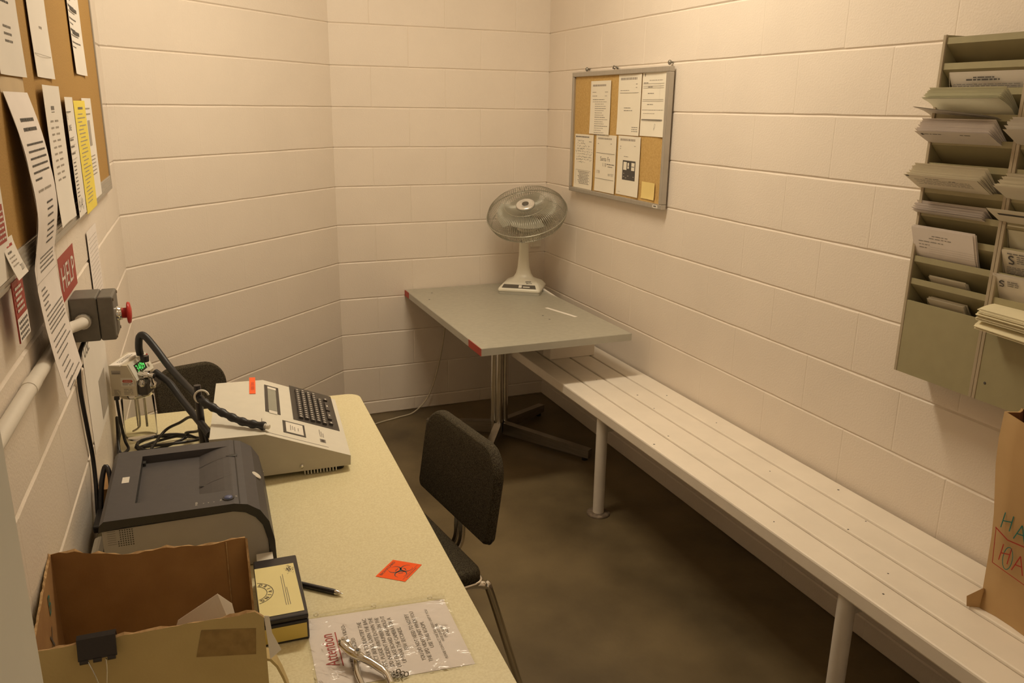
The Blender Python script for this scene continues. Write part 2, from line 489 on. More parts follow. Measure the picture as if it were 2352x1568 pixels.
def hand(mb, f, x0, x1, y, a, mi, w=.0013):
    pts = []; x = x0
    while x < x1:
        pts.append((x, y + rnd.uniform(-a, a))); x += rnd.uniform(.002, .005)
        if rnd.random() < .12:
            if len(pts) > 1: mb.stroke(f, pts, w, mi)
            pts = []; x += .004
    if len(pts) > 1: mb.stroke(f, pts, w, mi)


def mk_d(mb, f, W, H):
    greek(mb, f, .01, .16, H - .016, .007, 3); greek(mb, f, .16, .19, H - .036, .003, 3)
    for i, (a, b) in enumerate(((.03, .11), (.02, .12), (.03, .17), (.02, .2), (.01, .21), (.01, .2), (.02, .21), (.02, .2), (.04, .12))):
        hand(mb, f, a, b, H - .032 - i * .0135, .0042, 2)
    for x0, y0, x1, y1 in ((.02, .092, .19, .0932), (.02, .02, .0212, .0932), (.189, .03, .1902, .0932)): mb.rect(f, x0, y0, x1, y1, 3)
    for i in range(9): greek(mb, f, .045 + .008 * (i % 3), .175 - .01 * (i % 2), .083 - i * .0075, .0035, 3)


def mk_e(mb, f, W, H):
    greek(mb, f, .02, .16, H - .022, .008, 1); greek(mb, f, .15, .165, H - .042, .003, 1); greek(mb, f, .02, .028, H - .045, .003, 3)
    mb.rect(f, .005, H - .089, .2, H - .0875, 2); mb.rect(f, .005, .062, .2, .0635, 2)
    mb.text('Santa Fe', f, .10, H - .125, .03, 3, w=.10); mb.text('118', f, .095, H - .152, .026, 1, w=.04)
    greek(mb, f, .12, .2, H - .142, .005, 3); greek(mb, f, .13, .18, H - .153, .004, 3)
    mb.text('178', f, .032, H - .188, .022, 1, w=.035); mb.text('100 TEST', f, .165, H - .195, .017, 3, w=.06)


def mk_f(mb, f, W, H):
    greek(mb, f, .02, .16, H - .022, .010, 1); greek(mb, f, .15, .165, H - .045, .003, 1); greek(mb, f, .02, .03, H - .05, .003, 3)
    greek(mb, f, .02, .028, H - .06, .003, 3); greek(mb, f, .06, .1, H - .095, .003, 1)
    x0, x1, y0, y1 = .052, .172, .072, .162
    mb.rect(f, x0, y0, x1, y1, 2, 3)
    g = lambda x, y: f(x, y) + V((-.0003, 0, 0))
    mb.rect(g, .060, .118, .090, .155, 0); mb.rect(g, .098, .125, .112, .152, 0); mb.rect(g, .134, .118, .164, .154, 0)
    h2 = lambda x, y: f(x, y) + V((-.0006, 0, 0))
    mb.rect(h2, .136, .134, .162, .137, 2); mb.rect(h2, .1, .136, .112, .138, 2)
    for x, y in ((.06, .085), (.08, .08), (.1, .09), (.06, .1), (.15, .088)): mb.rect(g, x, y, x + .012, y + .003, 1)
    greek(mb, f, .02, .04, .012, .002, 1)


page_on_board('pinned_page', 'typed page pinned at top left of the small cork board', -.567, 1.592, .213, .254, mk_a)
page_on_board('pinned_page', 'page with one rule near its top and two short typed lines, small cork board', -.846, 1.597, .214, .271, mk_b, side=1)
page_on_board('pinned_page', 'form of ruled boxes pinned at top right of the small cork board', -1.060, 1.599, .207, .272, mk_c, tilt=-.0)
page_on_board('pinned_page', 'handwritten page with a printed box below, lower left of small cork board', -.410, 1.312, .215, .274, mk_d)
page_on_board('pinned_page', 'page with two rules and large handwriting, bottom middle of small cork board', -.645, 1.315, .213, .276, mk_e)
page_on_board('pinned_page', 'page with a dark photocopied picture on the small cork board', -.868, 1.32, .21, .273, mk_f)


def mk_n(mb, f, W, H): pass


page_on_board('sticky_note', 'blank yellow sticky note at the bottom right of the small cork board', -1.101, 1.323, .118, .075, mk_n, mat=note_yellow)['group'] = 'sticky notes'

# ------------------------------------------------------------------ bench along the right wall
t = thing('bench', 'long white slatted bench fixed along the right wall', 'bench', (-.22, -1.9, 0))
xs = [-.445, -.3445, -.2285, -.1145, -.006]
for i in range(4):
    mb = MB(white_paint, ink); mb.box(xs[i] + (.002 if i else 0), xs[i + 1] - .005, -4.0, -.42 if i == 0 else -.40, .452, .50, bev=.006)
    for x, y in ((-.425, -1.95), (-.30, -2.95), (-.39, -3.02), (-.22, -2.72), (-.13, -2.7), (-.05, -2.5), (-.20, -1.45), (-.08, -1.5), (-.27, -1.2), (-.33, -1.9), (-.17, -2.3), (-.07, -1.85), (-.40, -2.6), (-.22, -1.62)):
        if xs[i] + .006 < x < xs[i + 1] - .008: mb.lathe([(rnd.uniform(.0025, .0045), 0), (.002, .0006)], 7, (x, y, .5), mi=1)
    mb.build('plank', t)
for y in (-1.53, -2.93):
    mb = MB(post_paint); mb.lathe([(.0245, .008), (.0245, .452)], 20, (-.415, y, 0)); mb.box(-.40, -.33, y - .006, y + .006, .385, .452); o = mb.build('post', t)
    mb = MB(rust); mb.lathe([(.052, 0), (.052, .006), (.046, .010), (.03, .011)], 20, (-.415, y, 0)); mb.build('floor_flange', o)
mb = MB(white_paint); mb.box(-.05, -.006, -4.0, -.40, .40, .452); mb.build('wall_cleat', t)

mb = MB(white_paint); mb.box(-.345, -.095, -.845, -.76, .5002, .60, bev=.003)
tag(mb.build('wooden_block'), 'white painted block lying across the bench under the grey table', 'wooden block')

# ------------------------------------------------------------------ grey pedestal table
t = thing('pedestal_table', 'grey laminate table with chrome pedestal in the far corner', 'table', (-.49, -.6, 0))
tx0, tx1, ty0, ty1 = -.86, -.122, -1.243, -.006
mb = MB(table_grey, ink); mb.box(tx0 + .002, tx1 - .002, ty0 + .002, ty1 - .002, .690, .7215, bev=.0015); 
for x, y in ((-.74, -.13), (-.37, -.80), (-.37, -.88), (-.80, -.28)): mb.lathe([(.0055, 0), (.003, .0008)], 9, (x, y, .7215), mi=1)
mb.build('tabletop', t)
mb = MB(table_band)
mb.box(tx0 - .001, tx0 + .0018, ty0 + .0, ty1, .688, .7205); mb.box(tx0, tx1, ty0 - .001, ty0 + .0018, .688, .7205); mb.box(tx1 - .0018, tx1 + .001, ty0, ty1, .688, .7205)
mb.build('edge_band', t)
for ya, yb in ((ty0 - .001, ty0 + .16), (ty1 - .085, ty1)):
    mb = MB(red_patch); mb.box(tx0 - .0022, tx0 - .0002, ya, yb, .688, .7212); o = mb.build('edge_patch', t); o['label'] = 'red bare edge strip'
mb = MB(chrome)
pc = V((-.497, -.545, 0))
for a in range(4):
    an = PI / 4 + a * PI / 2 + .45
    mb.lathe([(.019, .03), (.019, .692)], 16, pc + V((math.cos(an) * .0275, math.sin(an) * .0275, 0)))
mb.build('pedestal', t)
mb = MB(dark_steel); mb.box(pc.x - .13, pc.x + .13, pc.y - .13, pc.y + .13, .676, .6895); mb.build('mounting_plate', t)
for ex, ey in ((-.19, -1.02), (-.15, -.335), (-.84, -.33), (-.73, -.93)):
    e = V((ex, ey, 0)); d = (e - pc).normalized(); s = V((-d.y, d.x, 0)) * .019; a = pc + d * .04
    mb = MB(steel); mb.hexa([a - s + V((0, 0, .022)), e - s + V((0, 0, .018)), e + s + V((0, 0, .018)), a + s + V((0, 0, .022))][::1], [a - s + V((0, 0, .085)), e - s + V((0, 0, .062)), e + s + V((0, 0, .062)), a + s + V((0, 0, .085))])
    o = mb.build('foot', t)
    mb = MB(rubber); mb.lathe([(.016, 0), (.016, .018)], 12, e - d * .03); mb.build('glide', o)

mb = MB(paper); mb.hexa([(-.295, -.660, .7218), (-.235, -.885, .7218), (-.217, -.88, .7218), (-.277, -.655, .7218)], [(-.295, -.660, .7223), (-.235, -.885, .7223), (-.217, -.88, .7223), (-.277, -.655, .7223)])
tag(mb.build('paper_strip'), 'narrow white paper strip lying on the grey table', 'paper')
mb = MB(paper); mb.hexa([(-.140, -.29, .7218), (-.128, -.47, .7218), (-.127, -.45, .7218), (-.128, -.25, .7218)], [(-.140, -.29, .731), (-.128, -.47, .7222), (-.127, -.45, .7224), (-.128, -.25, .738)])
tag(mb.build('paper_scrap'), 'white paper corner sticking out behind the fan base', 'paper')

# ------------------------------------------------------------------ desk fan
fdir = V((-.555, -.832, 0)); fr = V((fdir.y, -fdir.x, 0)) * -1     # front direction, right-hand side seen from behind
frz = math.atan2(fdir.y, fdir.x)
FB = V((-.245, -.243, .7217))
t = thing('desk_fan', 'white oscillating desk fan with wire cage on the grey table', 'fan', FB)
FM = Matrix.Translation(FB) @ Matrix.Rotation(frz + PI / 2, 4, 'Z') @ Matrix.Diagonal((1.09, 1.06, 1.0, 1.0))     # local -y = front
mb = MB(fan_white, frame=FM)


def loft(mb, rings, mi=0, smooth=True, caps=True):
    n = len(rings[0]); vs = [p for r in rings for p in r]; fs = []
    for i in range(len(rings) - 1): fs += [(i * n + k, i * n + (k + 1) % n, (i + 1) * n + (k + 1) % n, (i + 1) * n + k) for k in range(n)]
    mb.add(vs, fs, mi, smooth)
    if caps: mb.add(list(rings[0]), [tuple(range(n - 1, -1, -1))], mi); mb.add(list(rings[-1]), [tuple(range(n))], mi)


rings = []
for z, w, d, r, cy in ((0.017, .214, .210, .012, 0), (.024, .216, .214, .013, 0), (.031, .212, .212, .018, 0), (.052, .178, .165, .03, .018), (.060, .15, .13, .04, .025), (.072, .105, .09, .04, .03), (.095, .078, .068, .03, .03), (.13, .062, .055, .025, .03), (.2, .05, .045, .02, .03), (.30, .046, .042, .018, .03), (.325, .044, .04, .018, .03)):
    rings.append([V((x, y + cy, z)) for x, y in rrect(w, d, r)])
loft(mb, rings); mb.build('base', t)
mb = MB(table_band, frame=FM); mb.prism(rrect(.211, .207, .012), lambda p, k: V((p[0], p[1], .0003 + .0165 * k))); mb.build('base_rim', t)
mb = MB(fan_strip, label_light, frame=FM)
ff_ = lambda x, y: V((x, -.102 + y * .62, .0335 + y * .55))
mb.quad(ff_(-.088, .004), ff_(.088, .004), ff_(.08, .034), ff_(-.08, .034), 0)
g_ = lambda x, y: ff_(x, y) + V((0, -.0006, .0008))
mb.rect(g_, -.002, .008, .014, .03, 1); mb.rect(g_, .02, .012, .055, .02, 1)
mb.build('control_strip', t)
mb = MB(ink, frame=FM)
kf = lambda x, y: V((.026 + x, -.0615 + y * .92 + x * .12, .0545 + y * .38 + x * .02))
mb.text('SPD', kf, .012, .014, .017, 0, align='C', bold=True); mb.text('BOX', kf, .020, -.001, .014, 0, align='C', bold=True)
mb.build('marker_lettering', t)
mb = MB(ink, frame=FM); mb.box(-.012, -.004, .03 - .024, .03 - .0205, .27, .312); mb.build('neck_slot', t)
# head
hc = V((-.2522, -.3049, 1.1658))          # centre of the cage
nv = V((-.3208, -.3591, .8764)).normalized()   # the head is tipped back, blowing upwards
hx = nv.cross(V((0, 0, 1))).normalized(); hy = nv.cross(hx)
HM = Matrix((hx, hy, nv)).transposed().to_4x4(); HM.translation = hc
Rc = .219
front = [(.045, .048), (.085, .049), (.108, .055), (.128, .064), (.155, .066), (.182, .056), (.205, .034), (Rc, 0)]
back = [(Rc, 0), (.214, -.02), (.20, -.045), (.17, -.065), (.12, -.075), (.07, -.078)]
mb = MB(wire_m, frame=HM)
NW = 108
for k in range(NW):
    a = 2 * PI * k / NW; ca, sa = math.cos(a), math.sin(a)
    mb.tube([(r * ca, r * sa, z) for r, z in front], .00145, 4, caps=False)
mb.tube([(Rc * math.cos(a), Rc * math.sin(a), 0) for a in [2 * PI * k / 64 for k in range(64)]], .0035, 6, closed=True)
mb.tube([(.115 * math.cos(a), .115 * math.sin(a), .058) for a in [2 * PI * k / 64 for k in range(64)]], .0022, 5, closed=True)
mb.build('front_guard', t)
mb = MB(wire_m, frame=HM)
for k in range(NW):
    a = 2 * PI * (k + .5) / NW; ca, sa = math.cos(a), math.sin(a)
    mb.tube([(r * ca, r * sa, z) for r, z in back], .00145, 4, caps=False)
mb.tube([(.20 * math.cos(a), .20 * math.sin(a), -.046) for a in [2 * PI * k / 64 for k in range(64)]], .002, 5, closed=True)
mb.build('rear_guard', t)
mb = MB(silver, fan_strip, frame=HM); mb.lathe([(.050, .05), (.052, .056), (.048, .061), (.034, .063), (.03, .060), (.02, .060)], 32); mb.lathe([(.018, .0605), (.018, .063), (.012, .064)], 24, mi=1); mb.build('badge', t)
mb = MB(fan_white, frame=HM); mb.lathe([(.02, -.17), (.055, -.16), (.062, -.12), (.062, -.08), (.05, -.07)], 24); mb.build('motor_housing', t)
mb = MB(fan_white); mb.tube([hc - nv * .12, FB + V((.014, .022, .325))], .018, 12); mb.build('tilt_joint', t)
hubm = MB(blade_m, frame=HM); hubm.lathe([(.035, -.03), (.04, .0), (.036, .03), (.02, .035)], 20); hb = hubm.build('hub', t)
for k in range(4):
    mb = MB(blade_m, frame=HM); a0 = k * PI / 2 + .35; vs = []
    for i in range(9):
        u = i / 8
        for j in range(7):
            w = j / 6; r = .035 + w * .125; a = a0 + (u - .5) * (1.15 + .25 * math.sin(w * PI)); z = (.018 - .036 * u) * (.5 + .5 * w)
            vs.append((r * math.cos(a), r * math.sin(a), z + .008))
    fs = [(i * 7 + j, i * 7 + j + 1, (i + 1) * 7 + j + 1, (i + 1) * 7 + j) for i in range(8) for j in range(6)]
    mb.add(vs, fs, 0, True); mb.add([(x, y, z - .002) for x, y, z in vs], [f[::-1] for f in fs], 0, True); mb.build('blade', t)

# white power cord of the fan : from under the table to the floor
mb = MB(cord_white)
mb.tube(bez([(-.16, -.10, .7255), (-.14, -.03, .722), (-.30, -.012, .70), (-.42, -.02, .50)], 6) , .003, 6)
pts = [(-.62, -.02, .66), (-.64, -.03, .45), (-.68, -.03, .25), (-.74, -.04, .09), (-.84, -.075, .012), (-.95, -.11, .004), (-1.10, -.17, .004), (-1.22, -.30, .004), (-1.32, -.5, .004)]
mb.v.clear(); mb.f.clear(); mb.mi.clear(); mb.sm.clear()
mb.tube(bez(pts, 8), .0042, 8)
tag(mb.build('power_cord'), 'thin white power cord hanging down the back wall to the floor', 'cord')

t = thing('wall_outlet', 'small white wall plate on the back wall behind the fan', 'outlet', (-.06, 0, .93))
mb = MB(plate_m); mb.box(-.095, -.03, -.012, -.0005, .925, 1.0, bev=.003); mb.build('plate', t)

# ------------------------------------------------------------------ chairs
def make_chair(loc, rz, label, W=.465):
    t = thing('side_chair', label, 'chair', loc, rz, 'grey upholstered chairs')
    F = MW[t.name]
    def prof(poly, cx, th, lean, base, curve):
        return None
    # seat (local x forward, y left)
    mb = MB(fabric, frame=F); rings = []
    ws = W / .465
    P = rrect(.43, .445 * ws, .03, 6)
    for z, sc in ((.420, .97), (.424, 1.0), (.440, 1.0), (.452, .985), (.456, .95)):
        rings.append([V((x * sc, y * sc, z - .012 * (x / .21) ** 2 * (0.6 if x > 0 else -.1))) for x, y in P])
    loft(mb, rings); mb.build('seat', t)
    mb = MB(chrome, frame=F); mb.tube([V((x * 1.005, y * 1.005, .419)) for x, y in P], .0065, 8, closed=True); mb.build('seat_trim', t)
    mb = MB(black_plastic, frame=F); mb.box(-.14, .14, -.15, .15, .388, .414, bev=.01); mb.build('seat_pan', t)
    # backrest
    H = .270
    P = rrect(W, H, .03, 8, rs=[min(.088, W * .3)] * 2 + [.022, .022])
    mb = MB(fabric, frame=F)
    def bp(y, h, off):
        hh = h + H / 2
        x = -.225 - .045 * hh / .3 - .012 + .10 * (y * y) * 1.2
        return V((x - off, y, .530 + hh))
    rings = [[bp(x * s, y * s, o) for x, y in P] for o, s in ((-.016, .955), (-.013, .985), (-.004, 1.0), (.006, 1.0), (.013, .985), (.016, .955))]
    loft(mb, rings); mb.build('backrest', t)
    mb = MB(black_plastic, frame=F)
    mb.tube([bp(x * 1.001, y * 1.001, .001) for x, y in P if y < .055], .0028, 5); mb.build('backrest_seam', t)
    mb = MB(chrome, frame=F)
    for sy in (-.016, .016):
        mb.tube(bez([(-.05, sy * 2.2, .405), (-.17, sy * 1.6, .40), (-.225, sy, .408), (-.248, sy, .44), (-.252, sy, .50), (-.262, sy, .60)], 6), .0105, 10)
    mb.build('back_support', t)
    for sx in (1, -1):
        for sy in (1, -1):
            mb = MB(chrome, frame=F); sy = sy * ws
            if sx < 0: pts = [(-.10, sy * .19, .412), (-.18, sy * .212, .413), (-.218, sy * .222, .405), (-.237, sy * .226, .37), (-.335, sy * .245, .012)]
            else: pts = [(.10, sy * .19, .412), (.16, sy * .205, .410), (.19, sy * .212, .395), (.20, sy * .215, .36), (.235, sy * .235, .012)]
            mb.tube(bez(pts, 6), .0115, 10); o = mb.build('leg', t)
            e = pts[-1]; mb = MB(rubber, frame=F); mb.lathe([(.015, 0), (.015, .016), (.0125, .03)], 12, (e[0], e[1], 0)); mb.build('foot_cap', o)
    return t


cF = V((-.99, -.142, 0)); crz = math.atan2(cF.y, cF.x)
ch = make_chair(V((-1.548, -2.278, 0)), crz, 'grey tweed chair with chrome legs pulled up to the cream desk edge')
bf_ = (nA * .33 + tA * .944).normalized(); bc_ = KN + nA * .292 + tA * .645
make_chair(V((bc_.x, bc_.y, 0)), math.atan2(bf_.y, bf_.x), 'grey tweed chair behind the far end of the cream desk', .255)

# ------------------------------------------------------------------ desk
DT = .735
t = dthing('folding_table', 'long cream laminate folding table against the left wall', 'table', .38, 1.62, 0)
P = rrect(.752, 1.86, .045, 6, cx=.386, cy=-1.625)
mb = MB(laminate, desk_edge, frame=DESK)
mb.prism(P, lambda p, k: V((p[0], p[1], .708 + (DT - .708) * k)), 0)
mb.build('tabletop', t)
mb = MB(desk_edge, frame=DESK)
n = len(P); up = []
for i in range(n):
    for off, z in ((.0012, .709), (.0012, .7335)):
        x, y = P[i]; up.append(V((.386 + (x - .386) * (1 + off / .37), -1.625 + (y + 1.625) * (1 + off / .92), z)))
mb.add(up, [(2 * i, 2 * ((i + 1) % n), 2 * ((i + 1) % n) + 1, 2 * i + 1) for i in range(n)], 0); mb.build('edge_band', t)
for s in (.92, 2.35):
    for n_ in (.10, .67):
        mb = MB(dark_steel, frame=DESK); mb.lathe([(.014, .0), (.014, .708)], 12, D(n_, s, 0)); mb.build('leg', t)
    mb = MB(dark_steel, frame=DESK); mb.tube([D(.10, s, .12), D(.67, s, .12)], .010, 8); mb.build('leg_brace', t)

# ------------------------------------------------------------------ breath-test machine
t = dthing('breath_test_machine', 'beige breath test machine with keyboard on the cream desk', 'machine', .46, 1.1, DT)
dirn, LEN = .025 / .46, .465


def mach(n, z, k): return D(n + dirn * k, 1.322 - k, z)


prof = [(.270, .750), (.270, .873), (.410, .870), (.6335, .778), (.632, .750)]
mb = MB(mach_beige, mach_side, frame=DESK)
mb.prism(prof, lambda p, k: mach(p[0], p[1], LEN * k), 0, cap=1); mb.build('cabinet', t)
ed = V((.2235, 0, -.092)).normalized(); sl = .2417


def MP(a, k, off=0.0):      # a: 0..1 down the slope, k: metres from the near side
    p = mach(.41 + .2235 * a, .870 - .092 * a, k); return p + V((.381, 0, .925)) * off


def slab(mb, a0, k0, a1, k1, th, mi=0, base=0.0):
    q = [MP(a0, k0, base), MP(a1, k0, base), MP(a1, k1, base), MP(a0, k1, base)]; r = [MP(a0, k0, base + th), MP(a1, k0, base + th), MP(a1, k1, base + th), MP(a0, k1, base + th)]
    mb.hexa(q, r, mi)


mb = MB(panel_dark, key_m, key_top, frame=DESK)
slab(mb, .355, .172, .94, .48, .0012)
kx = [.45, .525, .60, .675, .75]
for r, a in enumerate(kx):
    k = .19 + .004 * (r % 2)
    for c in range(14 if r != 4 else 12):
        if r == 2 and c in (11,): pass
        slab(mb, a - .026, k, a + .028, k + .0145, .006, 1, .0012); slab(mb, a - .012, k + .004, a + .012, k + .0105, .0004, 2, .0073); k += .0185
for k0, k1 in ((.20, .214), (.24, .30), (.315, .39), (.41, .425)): slab(mb, .81, k0, .862, k1, .006, 1, .0012); slab(mb, .825, (k0 + k1) / 2 - .005, .845, (k0 + k1) / 2 + .005, .0004, 2, .0073)
mb.build('keyboard', t)
mb = MB(panel_dark, lcd_m, label_light, frame=DESK)
slab(mb, .015, .18, .20, .42, .0012); slab(mb, .055, .20, .16, .385, .0004, 1, .0013); slab(mb, .055, .388, .165, .408, .0004, 2, .0013); slab(mb, .06, .174, .16, .198, .0006, 2, .0010)
mb.build('display', t)
mb = MB(panel_dark, label_light, ink_mid, frame=DESK)
slab(mb, .215, .05, .48, .142, .001); slab(mb, .25, .058, .455, .134, .0004, 1, .0011)
for i, a in enumerate((.30, .325, .35, .39)): slab(mb, a, .075 + .006 * (i % 2), a + .008, .115 - .004 * i, .0002, 2, .0016)
mb.build('instruction_plate', t)
mb = MB(ink_mid, panel_dark, frame=DESK)
slab(mb, -.035, .018, .74, .0205, .0004); slab(mb, -.035, .018, -.028, .115, .0004)
for i in range(3): slab(mb, .66 + i * .02, .085, .668 + i * .02, .14 - i * .012, .0003)
slab(mb, .65, .045, .72, .07, .0003); slab(mb, .665, .05, .705, .065, .0003, 1, .0004)
mb.build('panel_marking', t)
mb = MB(orange_m, ink_red, frame=DESK)
z = .8718
mb.hexa([D(.388, .985, z), D(.406, .988, z), D(.414, .83, z), D(.396, .826, z)][::1], [D(.388, .985, z + .0006), D(.406, .988, z + .0006), D(.414, .83, z + .0006), D(.396, .826, z + .0006)])
mb.text('0001500', lambda x, y: D(.394 + y * .95 + x * .05, .965 - x, z + .0009), .05, 0, .014, 1, w=.075)
o = mb.build('orange_sticker', t); o['label'] = 'fluorescent orange strip sticker'
mb = MB(rubber, frame=DESK)
for n_, k in ((.60, .03), (.61, .40), (.32, .40), (.30, .03)):
    mb = MB(rubber, frame=DESK); mb.lathe([(.016, 0), (.018, .0145)], 14, mach(n_, DT, k)); mb.build('rubber_foot', t)
mb = MB(mach_beige, frame=DESK)
for i in range(11): mb.box(.506 + i * .0085, .5085 + i * .0085, -1.321, -1.27, .7385, .7498)
mb.box(.505, .594, -1.275, -1.268, .738, .75); mb.build('vent_comb', t)
for n_ in (.395, .50, .285):
    mb = MB(chrome, frame=DESK); mb.lathe([(.0055, 0), (.005, .003), (.002, .004)], 10, D(n_, 1.3225, .765), (1, 0, 0), (0, 0, 1), (0, -1, 0)); mb.build('screw', t)
mb = MB(black_plastic, frame=DESK)
mb.tube([D(.252, 1.16, DT + .001), D(.25, 1.16, .85), D(.249, 1.16, .972)], [.008, .0105, .0095], 8)
mb.build('hose_holder', t)
mb = MB(panel_dark, frame=DESK); mb.box(.272, .300, -1.3235, -1.3222, .775, .812); mb.build('side_port', t)

# breath hose
mb = MB(rubber, label_light, frame=DESK)
hp = bez([D(.092, .885, .995), D(.091, .89, 1.02), D(.097, .895, 1.052), D(.112, .905, 1.055), D(.14, .93, 1.02), D(.175, .98, .975), D(.215, 1.06, .945), D(.245, 1.14, .935), D(.266, 1.19, .930), D(.31, 1.22, .905), D(.36, 1.26, .888), D(.412, 1.292, .882)], 8)
mb.tube(hp, [.0105 + (.0018 * math.sin(i * 1.6) if i > 55 else 0) for i in range(len(hp))], 12)
e = hp[-1]; d = (hp[-1] - hp[-2]).normalized(); mb.tube([e, e + d * .012, e + d * .014], [.0075, .0075, .006], 12, 1); mb.tube([e + d * .004, e + d * .0046], [.0078, .0078], 12, 0)
tag(mb.build('breath_hose'), 'black ribbed breath hose arching onto the beige machine', 'hose')
mb = MB(rubber, frame=DESK)
mb.tube(bez([D(.146, .94, .938), D(.17, .97, .922), D(.20, 1.03, .89), D(.235, 1.12, .868), D(.258, 1.2, .862), D(.272, 1.24, .855)], 8), .0105, 12)
mb.tube([D(.130, .925, .948), D(.146, .94, .938)], .011, 12)
tag(mb.build('return_hose'), 'short black hose looping below the breath hose', 'hose')
mb = MB(label_light, frame=DESK)
mb.tube([D(.258 + .018 * math.cos(a), 1.172, .942 + .018 * math.sin(a)) for a in [PI * .05 + PI * 1.3 * k / 14 for k in range(15)]], .003, 6)
mb.build('hose_clip', t)

# ------------------------------------------------------------------ breath simulator (jar with heated head)
t = dthing('breath_simulator', 'metal headed glass jar simulator with green digits beside the left wall', 'simulator', .068, .87, DT)
SIM = DESK @ Matrix.Translation(D(.011, .94, 0)) @ Matrix.Rotation(math.radians(-17.5), 4, 'Z') @ Matrix.Translation(-D(.011, .94, 0))
pr = [(.012, .893), (.012, .986), (.064, .986), (.084, .938), (.084, .893)]
mb = MB(sim_metal, frame=SIM); mb.prism(pr, lambda p, k: D(p[0], .945 - .135 * k, p[1])); mb.build('housing', t)
mb = MB(chrome, panel_dark, frame=SIM)
mb.box(.0842, .112, -.94, -.83, .893, .932, 1, bev=.004); mb.lathe([(.016, 0), (.02, .012), (.012, .02), (.012, .03)], 16, D(.105, .90, .905), mi=0); mb.lathe([(.008, 0), (.012, .008), (.006, .02)], 12, D(.098, .935, .92), mi=0)
mb.tube([D(.084, .915, .952), D(.13, .925, .948)], .008, 10, 0); mb.lathe([(.013, -.006), (.013, .006)], 6, D(.108, .92, .95), (0, 1, 0), (0, 0, 1), (1, 0, 0), mi=0)
mb.build('fittings', t)
mb = MB(mach_beige, led_dark, led_m, btn_red, frame=SIM)


def SP(a, k, off=0): return D(.064 + .02 * a, .945 - k, .986 - .048 * a) + V((.923, 0, .385)) * off


def sslab(a0, k0, a1, k1, th, mi, b=0.0):
    mb.hexa([SP(a0, k0, b), SP(a1, k0, b), SP(a1, k1, b), SP(a0, k1, b)], [SP(a0, k0, b + th), SP(a1, k0, b + th), SP(a1, k1, b + th), SP(a0, k1, b + th)], mi)


sslab(-.02, .004, 1.02, .131, .003, 0); sslab(.2, .028, .78, .096, .0004, 1, .003)
mb.text('3409', lambda x, y: SP(.68 - y / .052, .031 + x, .0038), .0305, 0, .031, 2, w=.054)
mb.tube([SP(.25, .108, .003), SP(.1, .118, .012)], .0025, 8, 3); mb.tube([SP(.65, .11, .003), SP(.65, .11, .008)], .006, 10, 0)
mb.build('display_panel', t)
mb = MB(label_light, red_oval, ink_mid, ink_soft, frame=SIM)
sf = lambda x, y: D(.012 + x, .9452 + .0003, .893 + y)
sg = lambda x, y: D(.012 + x, .9452 + .0008, .893 + y)
mb.rect(sf, .030, .030, .068, .056, 0)
P8 = [(.034, .046), (.037, .050), (.061, .050), (.064, .046), (.061, .042), (.037, .042)]
mb.add([sg(*p) for p in P8], [tuple(range(6))], 1)
mb.text('CALIBRATED', lambda x, y: sg(x, y) + V((0, -.0003, 0)), .049, .0445, .0045, 0, w=.021)
for i in range(2): greek(mb, sg, .034, .064, .038 - i * .004, .0016, 2)
mb.rect(sf, .006, .066, .032, .078, 3); mb.rect(sg, .008, .068, .030, .072, 2)
for i in range(4): greek(mb, sg, .008, .026, .018 - i * .004, .0014, 2); greek(mb, sg, .036, .062, .021 - i * .005, .0014, 2)
mb.build('side_labels', t)
jc = D(.052, .872, 0)
mb = MB(chrome, frame=SIM); mb.lathe([(.047, .873), (.049, .876), (.049, .892), (.046, .8925)], 32, jc); mb.build('jar_collar', t)
mb = MB(glass_m, frame=SIM)
mb.lathe([(.001, .7365), (.040, .7365), (.045, .742), (.046, .80), (.046, .860), (.042, .870), (.044, .874)], 32, jc, caps=False); mb.build('jar', t)
mb = MB(chrome, frame=SIM)
mb.tube([jc + V((-.012, .012, .88)), jc + V((-.012, .012, .765))], .0032, 8); mb.tube([jc + V((.02, 0, .88)), jc + V((.02, 0, .77))], .004, 8)
mb.tube(bez([jc + V((.006, -.015, .88)), jc + V((.006, -.015, .79)), jc + V((.0, -.018, .772)), jc + V((-.02, -.01, .758))], 6), .003, 8); mb.build('probe', t)
mb = MB(paper, ink_mid, frame=SIM)
q = [D(.016, .95, .9865), D(.048, .955, .9865), D(.060, .83, .9865), D(.022, .825, .9865)]
mb.hexa(q, [q[0] + V((0, 0, .0015)), q[1] + V((0, 0, .004)), q[2] + V((0, 0, .007)), q[3] + V((0, 0, .0015))])
tf = lambda x, y: D(.026 + y, .94 - x, .9865 + .0035 + (.002 if y > .01 else 0))
for i in range(3): greek(mb, tf, .01, .09, .004 + .006 * i, .002, 1)
tag(mb.build('paper_slip'), 'white printed slip lying on top of the glass jar simulator', 'paper')
mb = MB(black_plastic, frame=SIM); mb.lathe([(.012, .98), (.0125, .997)], 12, D(.092, .885, 0)); o = mb.build('hose_socket', t)

